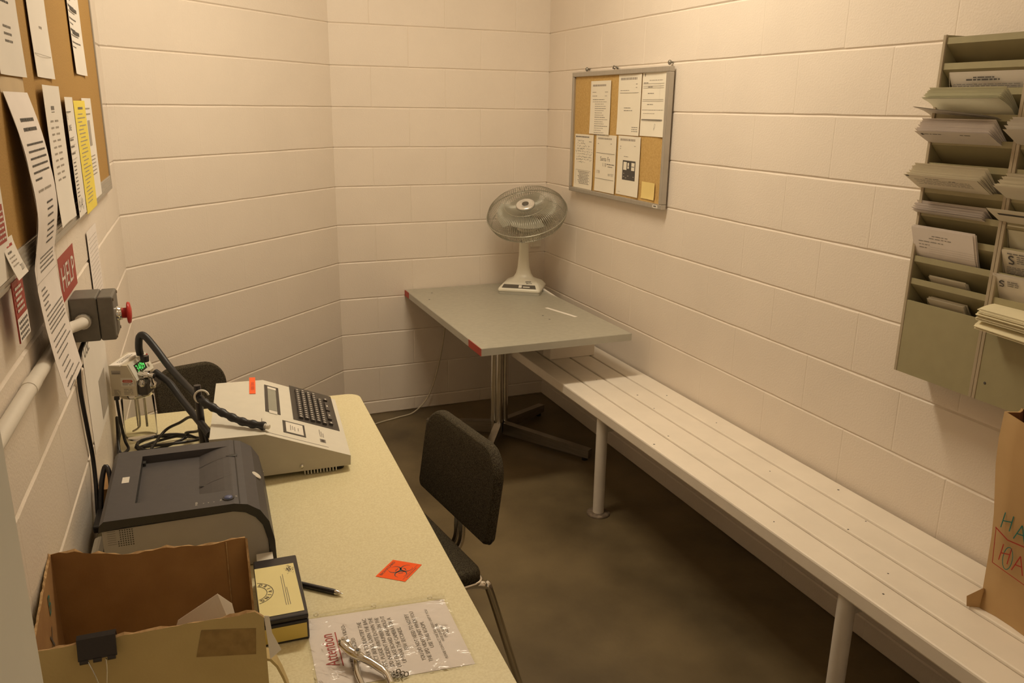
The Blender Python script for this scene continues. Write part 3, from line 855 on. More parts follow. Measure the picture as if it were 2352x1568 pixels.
# cables on the desk
mb = MB(cable_m, frame=DESK)
zc = DT + .0045
mb.tube(bez([D(.022, .95, .89), D(.024, .952, .83), D(.030, .955, .76), D(.040, .985, zc), D(.02, 1.01, zc + .004), D(.012, .93, zc + .055), D(.010, .90, zc + .07), D(.014, .93, zc + .03), D(.02, 1.04, zc), D(.06, 1.10, zc), D(.09, 1.13, zc)], 8), .0042, 8)
mb.box(.016, .030, -.958, -.9465, .884, .8925)
tag(mb.build('simulator_cord'), 'black cord hanging from the glass jar simulator', 'cord')
mb = MB(cable_m, frame=DESK)
loop = []
for i in range(60):
    a = i / 60 * 2 * PI * 2.6 + 2.2; rr = 1 + .12 * math.sin(i * .41); c = (.145 + .02 * math.sin(i * .13), .995 + .015 * math.cos(i * .21))
    loop.append(D(c[0] + .078 * rr * math.cos(a), c[1] + .045 * rr * math.sin(a), zc + .012 + .010 * math.sin(i * .37)))
mb.tube([D(.06, 1.28, zc)] + loop + bez([loop[-1], D(.20, 1.0, .775), D(.235, 1.06, .80), D(.248, 1.15, .85)], 6)[1:], .0042, 7)
tag(mb.build('coiled_cable'), 'tangled coil of black cable on the desk behind the printer', 'cable')
mb = MB(cable_m, frame=DESK)
mb.tube(bez([D(.12, 1.30, zc), D(.10, 1.15, .765), D(.14, 1.00, .785), D(.19, 1.04, .825), D(.22, 1.10, .86), D(.245, 1.155, .868)], 8), .0042, 8)
mb.tube(bez([D(.252, 1.175, .86), D(.262, 1.20, .82), D(.268, 1.25, .76), D(.26, 1.30, zc), D(.255, 1.335, zc)], 8), .005, 8)
tag(mb.build('loose_cable'), 'black cable hanging in front of the hose holder post', 'cable')
mb = MB(grey_cable, frame=DESK)
mb.tube(bez([D(.03, 1.22, zc), D(.09, 1.20, zc + .022), D(.15, 1.19, zc + .03), D(.20, 1.23, zc + .02), D(.24, 1.27, zc)], 8), .0045, 8)
tag(mb.build('grey_cable'), 'thin grey cable lying over the black coil behind the printer', 'cable')

# ------------------------------------------------------------------ printer
t = dthing('laser_printer', 'dark grey laser printer with light grey sides on the cream desk', 'printer', .23, 1.55, DT)
s0, s1, PT = 1.752, 1.386, .892
body = [(.058, .738), (.058, .868), (.315, .872), (.338, .866), (.359, .851), (.373, .83), (.382, .79), (.383, .738)]
core = [(.060, .739), (.060, .80), (.37, .80), (.381, .76), (.381, .739)]
mb = MB(print_grey, print_black, frame=DESK)
mb.prism(body, lambda p, k: D(p[0], s0 - .004 - .012 * k, p[1])); mb.prism(body, lambda p, k: D(p[0], s1 + .016 - .012 * k, p[1])); mb.prism(core, lambda p, k: D(p[0], s0 - .016 + (s1 + .016 - s0 + .016) * k, p[1]))
for i in range(7):
    for j in range(8):
        if i > 0 or j < 3:
            x, zz = .087 + i * .0046, .8315 + j * .0049; mb.rect(lambda a, b: D(a, s0 - .0036, b), x - .0012, zz - .0012, x + .0012, zz + .0012, 1)
for j in range(7): mb.rect(lambda a, b: D(a, s0 - .0036, b), .067, .836 + j * .0049, .083, .8366 + j * .0049, 1)
mb.build('body', t)
arc_o = [(.052, .868), (.055, .884), (.064, PT), (.318, PT), (.345, .886), (.370, .868), (.387, .838), (.396, .79), (.397, .736)]
arc_i = [(.384, .736), (.383, .79), (.374, .831), (.360, .853), (.340, .868), (.316, .875), (.10, .874), (.064, .871)]
mb = MB(print_dark, print_black, print_well, frame=DESK)
poly = arc_o + arc_i; n = len(poly)
a = [D(p[0], s0, p[1]) for p in poly]; b = [D(p[0], s1, p[1]) for p in poly]
fs = [(i, (i + 1) % n, n + (i + 1) % n, n + i) for i in range(n) if i != 2]
mb.add(a + b, fs, 0)
mb.add(a + b, [tuple(range(n - 1, -1, -1)), tuple(range(n, 2 * n))], 1)
x0, x1 = .064, .318; hx0, hx1, hs0, hs1 = .119, .315, 1.683, 1.427
T = lambda x, s, z=PT: D(x, s, z)
for q in ((x0, s0, hx0, s1), (hx1, s0, x1, s1)): mb.quad(T(q[0], q[1]), T(q[2], q[1]), T(q[2], q[3]), T(q[0], q[3]), 0)
mb.quad(T(hx0, s0), T(hx1, s0), T(hx1, hs0), T(hx0, hs0), 0); mb.quad(T(hx0, hs1), T(hx1, hs1), T(hx1, s1), T(hx0, s1), 0)
zb, hm = .838, .175
rz_ = lambda x: zb if x < hm else zb + (PT - zb) * (1 - (1 - (x - hm) / (hx1 - hm)) ** 1.6)
NR = 10; xr = [hx0, hm] + [hm + (hx1 - hm) * i / NR for i in range(1, NR + 1)]
for xa, xb in zip(xr, xr[1:]):
    mb.quad(T(xa, hs0, rz_(xa)), T(xb, hs0, rz_(xb)), T(xb, hs1, rz_(xb)), T(xa, hs1, rz_(xa)), 2 if xa < hm else 0)
    mb.quad(T(xa, hs0), T(xa, hs0, rz_(xa)), T(xb, hs0, rz_(xb)), T(xb, hs0), 0); mb.quad(T(xa, hs1), T(xb, hs1), T(xb, hs1, rz_(xb)), T(xa, hs1, rz_(xa)), 0)
mb.quad(T(hx0, hs0), T(hx0, hs0, zb), T(hx0, hs1, zb), T(hx0, hs1), 2)
mb.build('top_cover', t)
mb = MB(print_well, frame=DESK)
for ss in (1.665, 1.44): mb.box(.1195, .126, -ss - .008, -ss + .008, .8385, .882)
mb.build('output_rollers', t)
lf = lambda x, y: D(x, y, rz_(max(hx0, min(x, hx1))) + .0007)
mb = MB(print_black, frame=DESK)
pts = [(.334, 1.490), (.30, 1.494), (.27, 1.498), (.245, 1.503), (.230, 1.517), (.222, 1.54), (.222, 1.57), (.228, 1.592), (.236, 1.606)]
mb.stroke(lf, pts, .0016, 0); mb.stroke(lf, [(.259, 1.612), (.29, 1.608), (.318, 1.603)], .0012, 0)
mb.lathe([(.009, 0), (.007, .0008)], 12, D(.322, 1.487, PT + .0002), (1.6, 0, 0), (0, .8, 0)); mb.lathe([(.011, 0), (.009, .0006)], 12, D(.256, 1.611, rz_(.256)), (1, 0, 0), (0, .45, 0))
mb.stroke(lambda x, y: D(x, y, PT + .0006), [(.330, s0), (.330, s1)], .0016, 0)
mb.build('flap_outline', t)
mb = MB(blue_btn, print_black, frame=DESK); mb.lathe([(.0125, PT), (.012, PT + .002)], 18, D(.307, 1.722, 0), mi=1); mb.lathe([(.009, PT + .002), (.0085, PT + .004), (.004, PT + .005)], 18, D(.307, 1.722, 0)); o = mb.build('power_button', t); o['label'] = 'round blue button'
mb = MB(label_light, frame=DESK)
zl = PT + .0006
for x in (.255, .265, .276): mb.text('A', lambda u, v, x=x: D(x + v, 1.731 - u, zl), 0, 0, .004, 0)
mb.text('LASER', lambda x, y: D(.240 + y, 1.738 - x, zl), .009, 0, .006, 0); mb.text('Job', lambda x, y: D(.290 + y, 1.733 - x, zl), .006, 0, .005, 0); mb.text('Go', lambda x, y: D(.322 + y, 1.722 - x, zl), .004, 0, .005, 0)
mb.rect(lambda x, y: D(x, y, zl), .084, 1.572, .099, 1.540, 0); mb.build('cover_lettering', t)
mb = MB(label_light, frame=DESK); mb.lathe([(.016, 0), (.014, .0015)], 20, D(.3735, 1.56, .864), (.6, 0, -.55), (0, .75, 0), (.62, 0, .75)); mb.build('round_badge', t)
mb = MB(jamb_m, frame=DESK); mb.box(.022, .051, -1.735, -1.62, .7355, .80, bev=.012); mb.build('rear_duct', t)
mb = MB(card_in, frame=DESK); mb.box(.006, .05, -1.385, -1.28, DT + .0005, .80); tag(mb.build('cardboard_scrap'), 'brown cardboard piece standing between printer and left wall', 'cardboard')
mb = MB(black_plastic, frame=DESK); mb.box(.012, .05, -1.56, -1.46, .772, .79, bev=.004); mb.tube(bez([D(.02, 1.47, .785), D(.025, 1.44, .84), D(.035, 1.42, .875), D(.045, 1.44, .85), D(.045, 1.49, .79)], 6), .006, 8); mb.build('power_plug', t)

# ------------------------------------------------------------------ cardboard box in front of the printer
t = dthing('cardboard_box', 'open brown cardboard box with torn top edges on the near end of the desk', 'box', .17, 2.0, DT)
bth = .0045
BFL, BFR, BNL, BNR = (.004, 1.95), (.332, 1.95), (.026, 2.25), (.343, 2.25)      # far-left, far-right, near-left, near-right (n, s)


def ragged(mb, p0, p1, z0, zf, th, mi=0, me=1, n=26, amp=.0035, outer=0):
    """upright panel from p0 to p1 with a torn top; zf(u) = top height"""
    d = (p1 - p0); s = V((-d.y, d.x, 0)).normalized() * th; rows = []
    for i in range(n + 1):
        u = i / n; p = p0 + d * u; h = zf(u) + rnd.uniform(-amp, amp) * .5; rows.append((p + V((0, 0, z0)), p + V((0, 0, h)), p + s + V((0, 0, h + rnd.uniform(-amp, amp))), p + s + V((0, 0, z0))))
    for r, r2 in zip(rows, rows[1:]):
        mb.quad(r[0], r2[0], r2[1], r[1], mi); mb.quad(r2[3], r[3], r[2], r2[2], outer); mb.quad(r[1], r2[1], r2[2], r[2], me)
    for r in (rows[0], rows[-1]): mb.quad(r[0], r[1], r[2], r[3], me)


zb = DT + .001
mb = MB(card_in, card_edge, card_out, frame=DESK)
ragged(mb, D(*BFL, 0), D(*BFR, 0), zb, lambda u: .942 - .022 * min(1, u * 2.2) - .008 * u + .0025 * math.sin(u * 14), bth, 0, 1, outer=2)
o = mb.build('far_panel', t)
mb = MB(card_edge, frame=DESK); mb.tube([D(.297, 1.951, zb), D(.297, 1.951, .911)], .0012, 5); mb.build('crease', o)
mb = MB(card_in, card_edge, card_out, frame=DESK)
ragged(mb, D(*BNL, 0), D(*BFL, 0), zb, lambda u: .948 - .006 * u, .004, 0, 1, outer=2)
o = mb.build('side_panel', t)
mb = MB(marker_teal, ink, frame=DESK)
sdir = (D(*BFL, 0) - D(*BNL, 0)).normalized()
mf = lambda x, y: D(*BNL, 0) + sdir * x + V((.0012, 0, .80 + y))
mb.text('B', mf, .20, .085, .05, 0); mb.text('X', mf, .17, .03, .055, 1); mb.build('marker_writing', o)
mb = MB(card_in, card_edge, card_out, frame=DESK)
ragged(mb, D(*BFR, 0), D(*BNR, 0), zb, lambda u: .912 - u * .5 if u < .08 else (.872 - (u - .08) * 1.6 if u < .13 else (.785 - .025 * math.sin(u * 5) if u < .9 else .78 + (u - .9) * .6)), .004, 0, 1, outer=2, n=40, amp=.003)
mb.build('side_panel', t)
mb = MB(card_out, card_edge, card_in, frame=DESK)
nl, nr = D(BNL[0] - .004, BNL[1] + bth, 0), D(BNR[0] + .004, BNR[1] + bth, 0)
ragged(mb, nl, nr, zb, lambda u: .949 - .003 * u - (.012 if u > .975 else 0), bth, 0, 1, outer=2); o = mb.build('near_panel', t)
mb = MB(tape_brown, frame=DESK)
tf = lambda x, y: D(x, BNL[1] + bth + .0006, y)
mb.quad(tf(.243, .886), tf(.331, .870), tf(.334, .917), tf(.254, .932)); mb.build('tape_patch', o)
mb = MB(card_out, frame=DESK); mb.hexa([D(BNL[0] + .002, 2.249, zb), D(BNR[0] - .002, 2.249, zb), D(BFR[0] - .002, 1.952, zb), D(BFL[0] + .002, 1.952, zb)], [D(BNL[0] + .002, 2.249, zb + .004), D(BNR[0] - .002, 2.249, zb + .004), D(BFR[0] - .002, 1.952, zb + .004), D(BFL[0] + .002, 1.952, zb + .004)]); mb.build('bottom_panel', t)
mb = MB(card_out, card_edge, frame=DESK)
fp = [D(a_, 2.252, b_) for a_, b_ in ((.346, .856), (.354, .852), (.363, .838), (.371, .815), (.379, .785), (.385, .745))]
for p, q in zip(fp, fp[1:]): mb.hexa([p + V((-.003, 0, -.003)), q + V((-.003, 0, -.003)), q + V((-.003, .03, -.003)), p + V((-.003, .03, -.003))], [p, q, q + V((0, .03, 0)), p + V((0, .03, 0))])
mb.build('torn_flap', t)
t2 = dthing('binder_clip', 'black binder clip gripping the near edge of the cardboard box', 'clip', .11, 2.255, .92)
z1, sh = .960, BNL[1] + bth + .0035
mb = MB(black_plastic, frame=DESK)
mb.prism([(sh - .0145, z1 - .03), (sh - .012, z1 - .004), (sh - .006, z1), (sh + .002, z1 - .003), (sh + .010, z1 - .034), (sh + .006, z1 - .036), (sh - .0015, z1 - .008), (sh - .007, z1 - .0045), (sh - .0105, z1 - .007), (sh - .012, z1 - .03)], lambda p, k: D(.084 + .052 * k, p[0], p[1])); mb.build('spring_body', t2)
mb = MB(chrome, frame=DESK)
mb.tube(bez([D(.097, sh + .010, z1 - .036), D(.104, sh + .012, z1 - .06), D(.113, sh + .013, z1 - .10), D(.120, sh + .012, z1 - .06), D(.121, sh + .010, z1 - .036)], 6), .0011, 6); mb.build('wire_handle', t2)
mb = MB(black_plastic, frame=DESK)
for x in (.086, .104, .123): mb.tube([D(x, sh + .0095, z1 - .036), D(x + .011, sh + .0095, z1 - .036)], .0036, 8)
mb.build('lip_roll', t2)
mb = MB(paper, frame=DESK)
pp = [D(.16, 2.17, .745), D(.32, 2.13, .745), D(.30, 2.13, .89), D(.279, 2.15, .926), D(.215, 2.16, .896)]
th_ = V((.0002, .0006, 0)); mb.add(pp + [p + th_ for p in pp], [(0, 1, 2, 3, 4), (9, 8, 7, 6, 5)] + [(i, (i + 1) % 5, 5 + (i + 1) % 5, 5 + i) for i in range(5)], 0)
tag(mb.build('loose_paper'), 'white paper with a peaked corner standing inside the cardboard box', 'paper')
mb = MB(paper, frame=DESK)
mb.prism([(.3475, .934), (.3555, .932), (.358, .90), (.370, .866), (.352, .852)], lambda p, k: D(p[0], 2.2505 + .0006 * k, p[1]))
tag(mb.build('paper_corner'), 'white paper corner poking out at the right end of the cardboard box', 'paper')

# ------------------------------------------------------------------ black case with yellow labels, pen
t = dthing('tape_case', 'black plastic case with pale yellow labels beside the cardboard box', 'case', .385, 1.94, DT)
cx0, cx1, cs0, cs1, cz = .3445, .4325, 2.052, 1.828, .7905
mb = MB(black_plastic, frame=DESK); mb.box(cx0, cx1, -cs0, -cs1, DT + .0005, cz - .012, bev=.003); mb.box(cx0, cx1, -cs0, -cs1, cz - .011, cz, bev=.003); mb.build('shell', t)
mb = MB(label_yellow, ink, ink_mid, frame=DESK)
cf = lambda x, y: D(x, y, cz + .0006)
cg = lambda x, y: D(x, y, cz + .0011)
mb.quad(cf(cx0 + .001, 2.040), cf(cx1 - .006, 2.040), cf(cx1 - .009, 1.862), cf(cx0 + .001, 1.862), 0)
ec = (.338, 1.955)
for R in (.038, .026):
    pts = [(ec[0] + R * math.cos(a), ec[1] + R * math.sin(a) * 1.0) for a in [-PI * .42 + PI * .84 * k / 24 for k in range(25)]]
    mb.stroke(cg, [p for p in pts if p[0] > cx0 + .001], .0012, 1)
for i, chs in enumerate('DRIVING'):
    a = 1.05 - i * .35; c = (ec[0] + .032 * math.cos(a), ec[1] - .032 * math.sin(a))
    if c[0] > cx0 + .004:
        mb.text(chs, lambda x, y, a=a, c=c: cg(c[0] + x * math.sin(a) + y * math.cos(a), c[1] + x * math.cos(a) - y * math.sin(a)), 0, -.0035, .0105, 1, bold=True)
for i in range(2): mb.stroke(cg, [(.398 - i * .004, 1.90 + i * .006), (.400 - i * .004, 2.012)], .001, 2)
mb.stroke(cg, [(.402, 1.95), (.404, 2.012)], .001, 2)
for _ in range(60):
    a, b = rnd.gauss(.413, .005), rnd.gauss(1.885, .007); mb.stroke(cg, [(min(.422, a), max(1.866, b)), (min(.422, a + rnd.uniform(-.004, .004)), max(1.866, b + rnd.uniform(-.006, .006)))], .0007, 2)
o = mb.build('top_label', t)
mb = MB(label_gold, frame=DESK); mb.rect(lambda x, y: D(x, cs0 + .0008, y), cx0 + .004, .741, cx1 - .004, .7725, 0); mb.build('spine_label', t)
t = dthing('ballpoint_pen', 'black ballpoint pen with metal tip poking out beside the tape case', 'pen', .475, 1.9, DT)
pa, pb = D(.434, 1.866, DT + .0062), D(.500, 1.921, DT + .0062); pd = (pb - pa).normalized()
mb = MB(black_plastic, frame=DESK); mb.tube([pa, pb - pd * .002, pb], [.0058, .006, .0055], 14); mb.build('barrel', t)
mb = MB(chrome, frame=DESK); mb.tube([pb, pb + pd * .004, pb + pd * .012, pb + pd * .015, pb + pd * .019], [.0056, .0056, .0028, .0012, .0006], 14); mb.build('metal_tip', t)

mb = MB(label_light, frame=DESK); mb.box(.352, .386, -1.80, -1.768, DT + .0005, .765); 
mb.v = [v if v.z < .75 else V((v.x + .002, v.y + .012, v.z)) for v in mb.v]
tag(mb.build('white_card'), 'small white card end between printer corner and black case', 'card')

# ------------------------------------------------------------------ biohazard sticker
c0 = V((.592, 1.881)); ux = V((.050, -.054)); uy = V((.056, .0405))     # text runs along ux ; uy goes down the sticker
def bs(x, y, z=DT + .0004): p = c0 + ux * x + uy * (1 - y); return D(p.x, p.y, z)
mb = MB(orange_bio, ink, frame=DESK)
mb.hexa([bs(0, 1), bs(0, 0), bs(1, 0), bs(1, 1)], [bs(0, 1, DT + .0009), bs(0, 0, DT + .0009), bs(1, 0, DT + .0009), bs(1, 1, DT + .0009)])
g1 = lambda x, y: bs(x, y, DT + .0012)
mb.text('BIOHAZARD', g1, .5, .845, .135, 1, w=.8)
ctr = (.5, .44)
for k in range(3):
    a = PI / 2 + k * 2 * PI / 3; cx, cy = ctr[0] + .195 * math.cos(a), ctr[1] + .195 * math.sin(a)
    ix, iy = ctr[0] + .218 * math.cos(a), ctr[1] + .218 * math.sin(a); N = 28; vs = []; fs = []
    for i in range(N + 1):
        th = a + .45 + (2 * PI - .90) * i / N
        vs += [g1(cx + .188 * math.cos(th), cy + .188 * math.sin(th)), g1(ix + .160 * math.cos(th), iy + .160 * math.sin(th))]
    mb.add(vs, [(2 * i, 2 * i + 1, 2 * i + 3, 2 * i + 2) for i in range(N)], 1)
    mb.stroke(g1, [(ctr[0] + .15 * math.cos(th), ctr[1] + .15 * math.sin(th)) for th in [a - .5 + 1.0 * i / 10 for i in range(11)]], .028, 1)
for i in range(9): mb.rect(g1, .2 + i * .065, .055, .25 + i * .065, .075, 1)
mb.stroke(g1, [(.06, .12), (.94, .12)], .008, 1)
tag(mb.build('biohazard_sticker'), 'orange biohazard sticker lying on the cream desk', 'sticker')

# ------------------------------------------------------------------ notice in a plastic sleeve
t = dthing('notice_sleeve', 'Attention notice in a clear plastic sleeve on the cream desk', 'notice', .57, 2.1, DT)
nx0, ns0 = .430, 2.212; nt_ = math.radians(4.2)
def NP(x, y, z=0.0):
    """page coordinates: x along the writing (away from camera), y up the page (towards the wall)"""
    n_ = .2785 - y; a, b = n_ * math.cos(nt_) + x * math.sin(nt_) * 0, x
    return D(nx0 + a + .006 * (x / .216) * 0, ns0 - b + n_ * math.sin(nt_) - .006, DT + .0008 + z)
mb = MB(paper_pink, ink_mid, ink_red, frame=DESK)
sheet(mb, .216, .2785, lambda x, y, off=0: NP(x, y, off), 0, 2, 2)
f = lambda x, y: NP(x, y, .0006)
L = lambda s_, y, h, mi=1, w=None, x=.108: mb.text(s_, f, x, y, h, mi, w=w)
L('Attention', .2345, .034, 2, .098); mb.rect(f, .056, .2275, .160, .2295, 2)
L('THIS ROOM IS BEING VIDEO-', .2075, .0105, 1, .145); L('RECORDED', .1955, .0105, 1, .05)
for i, s_ in enumerate(('IN ORDER TO IDENTIFY THE', 'SUSPECT BEING GIVEN THE BAC', 'TEST, PLEASE WRITE DOWN THE', 'SPD INCIDENT NUMBER ON THE', 'DRY ERASE BOARD AND HOLD IT', 'UP NEAR THE CAMERA FOR A', 'FEW SECONDS.')):
    L(s_, .176 - i * .0118, .0112, 1, len(s_) * .0060)
for i, s_ in enumerate(('YOU DO NOT NEED TO NOTIFY', 'THE SPD VIDEO UNIT WHEN YOU', 'USE THIS ROOM.')): L(s_, .082 - i * .0118, .0112, 1, len(s_) * .0060)
for i, s_ in enumerate(('PLEASE CONTACT THE SPD VIDEO UNIT IF YOU', 'HAVE QUESTIONS', '(47) 5646', '762')): L(s_, .042 - i * .0075, .0072, 1, len(s_) * .0040)
mb.build('notice_page', t)
mb = MB(sleeve_m, frame=DESK)
gx, gy = 26, 30
SW, SH = .242, .288
vs = []
for j in range(gy + 1):
    for i in range(gx + 1):
        x, y = -.004 + SW * i / gx, -.005 + SH * j / gy
        vs.append(NP(x, y, .0016 + .0010 * math.sin(x * 70 + y * 41) * math.sin(y * 63 - x * 22) + (.0008 * rnd.random() if 0 < i < gx and 0 < j < gy else 0)))
mb.add(vs, [(j * (gx + 1) + i, j * (gx + 1) + i + 1, (j + 1) * (gx + 1) + i + 1, (j + 1) * (gx + 1) + i) for j in range(gy) for i in range(gx)], 0, True)
mb.build('sleeve', t)
mb = MB(label_light, desk_edge, frame=DESK)
for yy in (.025, .14, .255): mb.lathe([(.0035, 0), (.005, .0002)], 12, NP(.229, yy, .0026), caps=False, mi=1)
mb.rect(lambda x, y: NP(x, y, .0028), .2205, 0, .2212, .2785, 0)
mb.build('punched_strip', t)

# ------------------------------------------------------------------ hole punch with chain
t = dthing('hole_punch', 'metal single hole punch lying on the Attention notice', 'hole punch', .51, 2.17, DT)
hz = DT + .0045
def HPt(n_, s, z): return D(n_, s, hz + z)
mb = MB(chrome, frame=DESK)
mb.tube(bez([HPt(.480, 2.112, .020), HPt(.481, 2.128, .026), HPt(.488, 2.145, .025), HPt(.497, 2.158, .022), HPt(.512, 2.172, .018), HPt(.530, 2.190, .013), HPt(.545, 2.215, .010), HPt(.549, 2.245, .008)], 5), [.0035] * 3 + [.005] * 3 + [.0078] * 6 + [.0085] * 8 + [.007] * 9 + [.006] * 7, 10)
mb.build('upper_lever', t)
mb = MB(chrome, frame=DESK)
mb.tube(bez([HPt(.498, 2.105, .008), HPt(.500, 2.122, .008), HPt(.501, 2.14, .009), HPt(.502, 2.158, .010), HPt(.500, 2.175, .009), HPt(.498, 2.20, .008), HPt(.503, 2.245, .006)], 5), [.0034] * 8 + [.006] * 9 + [.0052] * 14, 10)
mb.build('lower_lever', t)
mb = MB(chrome, panel_dark, frame=DESK)
mb.tube([HPt(.4865, 2.113, .004), HPt(.4865, 2.113, .026)], .0035, 10); mb.tube([HPt(.495, 2.112, .004), HPt(.495, 2.116, .02)], .003, 10)
mb.tube([HPt(.505, 2.164, .005), HPt(.505, 2.164, .0315)], .006, 12); mb.tube([HPt(.505, 2.164, .0312), HPt(.505, 2.164, .0322)], .0035, 12, 1); mb.build('pivot_and_die', t)
mb = MB(dark_steel, frame=DESK)
for i in range(9):
    c = D(.553 + .006 * (i % 3) + .002 * i, 2.208 + .006 * (i // 3) + .002 * (i % 2), DT + .006); r_ = .0042
    ax = (V((1, 0, 0)), V((0, 1, 0)), V((0, .5, .8)))[i % 3]; bx = (V((0, .8, .3)), V((.3, 0, .5)), V((1, .2, 0)))[i % 3]
    mb.tube([c + ax * r_ * math.cos(q) + bx * r_ * .9 * math.sin(q) for q in [2 * PI * k / 12 for k in range(12)]], .0011, 6, closed=True)
tag(mb.build('chain'), 'short dark metal chain beside the hole punch on the desk', 'chain')

# ------------------------------------------------------------------ left wall: big bulletin board and papers
def LW(s_left, z0, curl=None, tilt=0.0, base=.016):
    """page frame on the left wall: x runs away from the camera, y up"""
    c, sn = math.cos(tilt), math.sin(tilt)
    def pos(x, y, off=0.0):
        a, b = x * c - y * sn, x * sn + y * c
        return D(base + (curl(x, y) if curl else 0) + off, s_left - a, z0 + b)
    return pos


t = dthing('cork_board', 'large cork bulletin board with metal frame on the left wall', 'bulletin board', .01, 1.5, 1.43)
b0, b1, z0, z1 = .335, 2.75, 1.432, 2.55
mb = MB(cork, frame=DESK); mb.box(.003, .0135, -b1, -b0 - .01, z0 + .01, z1); mb.build('cork_panel', t)
mb = MB(alu, frame=DESK)
mb.box(.001, .018, -b1, -b0, z0, z0 + .045, bev=.002)
for i in range(5): mb.box(.018, .0192, -b1, -b0 - .02, z0 + .006 + i * .008, z0 + .009 + i * .008)
mb.box(.001, .018, -b0 - .016, -b0, z0, z1, bev=.002); mb.box(.001, .018, -b1, -b1 + .03, z0, z1, bev=.002)
mb.build('frame', t)


def wall_page(name, label, sl_, zb_, W, H, marks, mat=paper, tilt=0, curl=None, base=.0146, cat='paper', group='papers on the large board', extra=()):
    p = LW(sl_, zb_, curl or (lambda x, y: .004 * ((x / W - .5) ** 2) * 4 + .006 * max(0, .3 - y / H)), tilt, base)
    mb = MB(mat, ink_soft, ink, ink_mid, ink_red, *extra, frame=DESK); sheet(mb, W, H, p)
    marks(mb, lambda x, y: p(x, y, .0006), W, H)
    return tag(mb.build(name), label, cat, group)


def lines(y0, n, dy, x0, x1, h=.0035, mi=3, ind=None):
    def f_(mb, f, W, H):
        for i in range(n): greek(mb, f, x0 + (ind(i) if ind else 0), x1, H - y0 - i * dy, h, mi, rnd.uniform(.55, 1))
    return f_


def mA(mb, f, W, H):
    lines(.02, 8, .02, .02, .2, .004)(mb, f, W, H)
    for i in range(5): greek(mb, f, .02, .17, H - .19 - i * .012, .004, 2)
    for i in range(3): greek(mb, f, .10, .16, H - .28 - i * .012, .004, 3)


wall_page('notice_page', 'white typed page on the large cork board, first from left in its top row', 1.845, 1.757, .225, .36, mA)
wall_page('notice_page', 'white typed page on the large cork board, second from left in its top row', 1.505, 1.762, .222, .36, lambda mb, f, W, H: (lines(.06, 12, .013, .02, .2, .0028, 1)(mb, f, W, H), greek(mb, f, .13, .16, .1, .005, 1), mb.rect(f, .01, .045, .21, .0462, 1)))


def mC(mb, f, W, H):
    for i in range(9):
        y = H - .04 - i * .03; greek(mb, f, .015, .2, y, .006 if i % 2 else .004, 2 if i % 2 else 3, rnd.uniform(.5, 1)); greek(mb, f, .015, .2, y - .012, .003, 3, rnd.uniform(.4, 1))
        if i % 2: mb.rect(f, .06, y - .006, .19, y + .003, 2)


wall_page('notice_page', 'white page of heavy black bars on the large cork board near its right edge', .905, 1.786, .235, .36, mC)
wall_page('notice_page', 'white page listing ten short numbered rows on the large cork board', 1.505, 1.458, .216, .289, lambda mb, f, W, H: (greek(mb, f, .09, .13, H - .05, .008, 3), mb.rect(f, .09, H - .055, .13, H - .0535, 3), [(greek(mb, f, .06, .10, H - .075 - i * .0135, .004, 1), greek(mb, f, .12, .16, H - .075 - i * .0135, .004, 1)) for i in range(10)]), curl=lambda x, y: .008 + .012 * (x / .216 - .5) ** 2 + .008 * max(0, .25 - y / .289))


def mE(mb, f, W, H):
    mb.rect(f, 0, H - .035, .11, H - .033, 2); mb.text('TO', f, .045, H - .052, .014, 2); mb.text('ALINE', f, .055, H - .078, .020, 3, w=.07)
    mb.rect(f, 0, H - .095, .11, H - .0935, 3)
    for i in range(3): greek(mb, f, .03, .10, H - .102 - i * .016, .004, 3); mb.rect(f, .0, H - .112 - i * .016, .12, H - .1112 - i * .016, 1)
    for i in range(10): greek(mb, f, .05, .09, H - .155 - i * .009, .003, 3)
    hand(mb, f, .03, .13, .035, .012, 2, .0018); hand(mb, f, .03, .13, .02, .008, 2, .0018)


wall_page('notice_page', 'white page with a scrawl at its foot left of the yellow sheet', 1.228, 1.440, .17, .285, mE, curl=lambda x, y: .0065 + .012 * max(0, .04 - x) * 10)
wall_page('notice_page', 'white page with a grey printed strip behind the yellow sheet', .872, 1.448, .205, .276, lambda mb, f, W, H: (mb.rect(f, .07, H - .13, .12, H - .06, 1), greek(mb, f, .06, .15, H - .03, .004, 1), greek(mb, f, .06, .15, H - .045, .004, 1), [greek(mb, f, .05, .15, H - .16 - i * .01, .003, 1) for i in range(6)]), curl=lambda x, y: .0052)
wall_page('yellow_sheet', 'bright yellow typed sheet pinned on the large cork board', 1.055, 1.432, .222, .285, lambda mb, f, W, H: (greek(mb, f, .07, .16, H - .022, .006, 3), [greek(mb, f, .04 + .02 * (i % 3 == 0), .19, H - .035 - i * .0098, .0026, 1, rnd.uniform(.5, 1)) for i in range(24)]), mat=paper_yellow, curl=lambda x, y: .0075)
mb = MB(tape_m, frame=DESK)
p = LW(1.835, 1.728, None, 0, .0142); sheet(mb, .205, .026, p)
tag(mb.build('tape_strip'), 'wide strip of tan tape above the long hanging paper', 'tape')

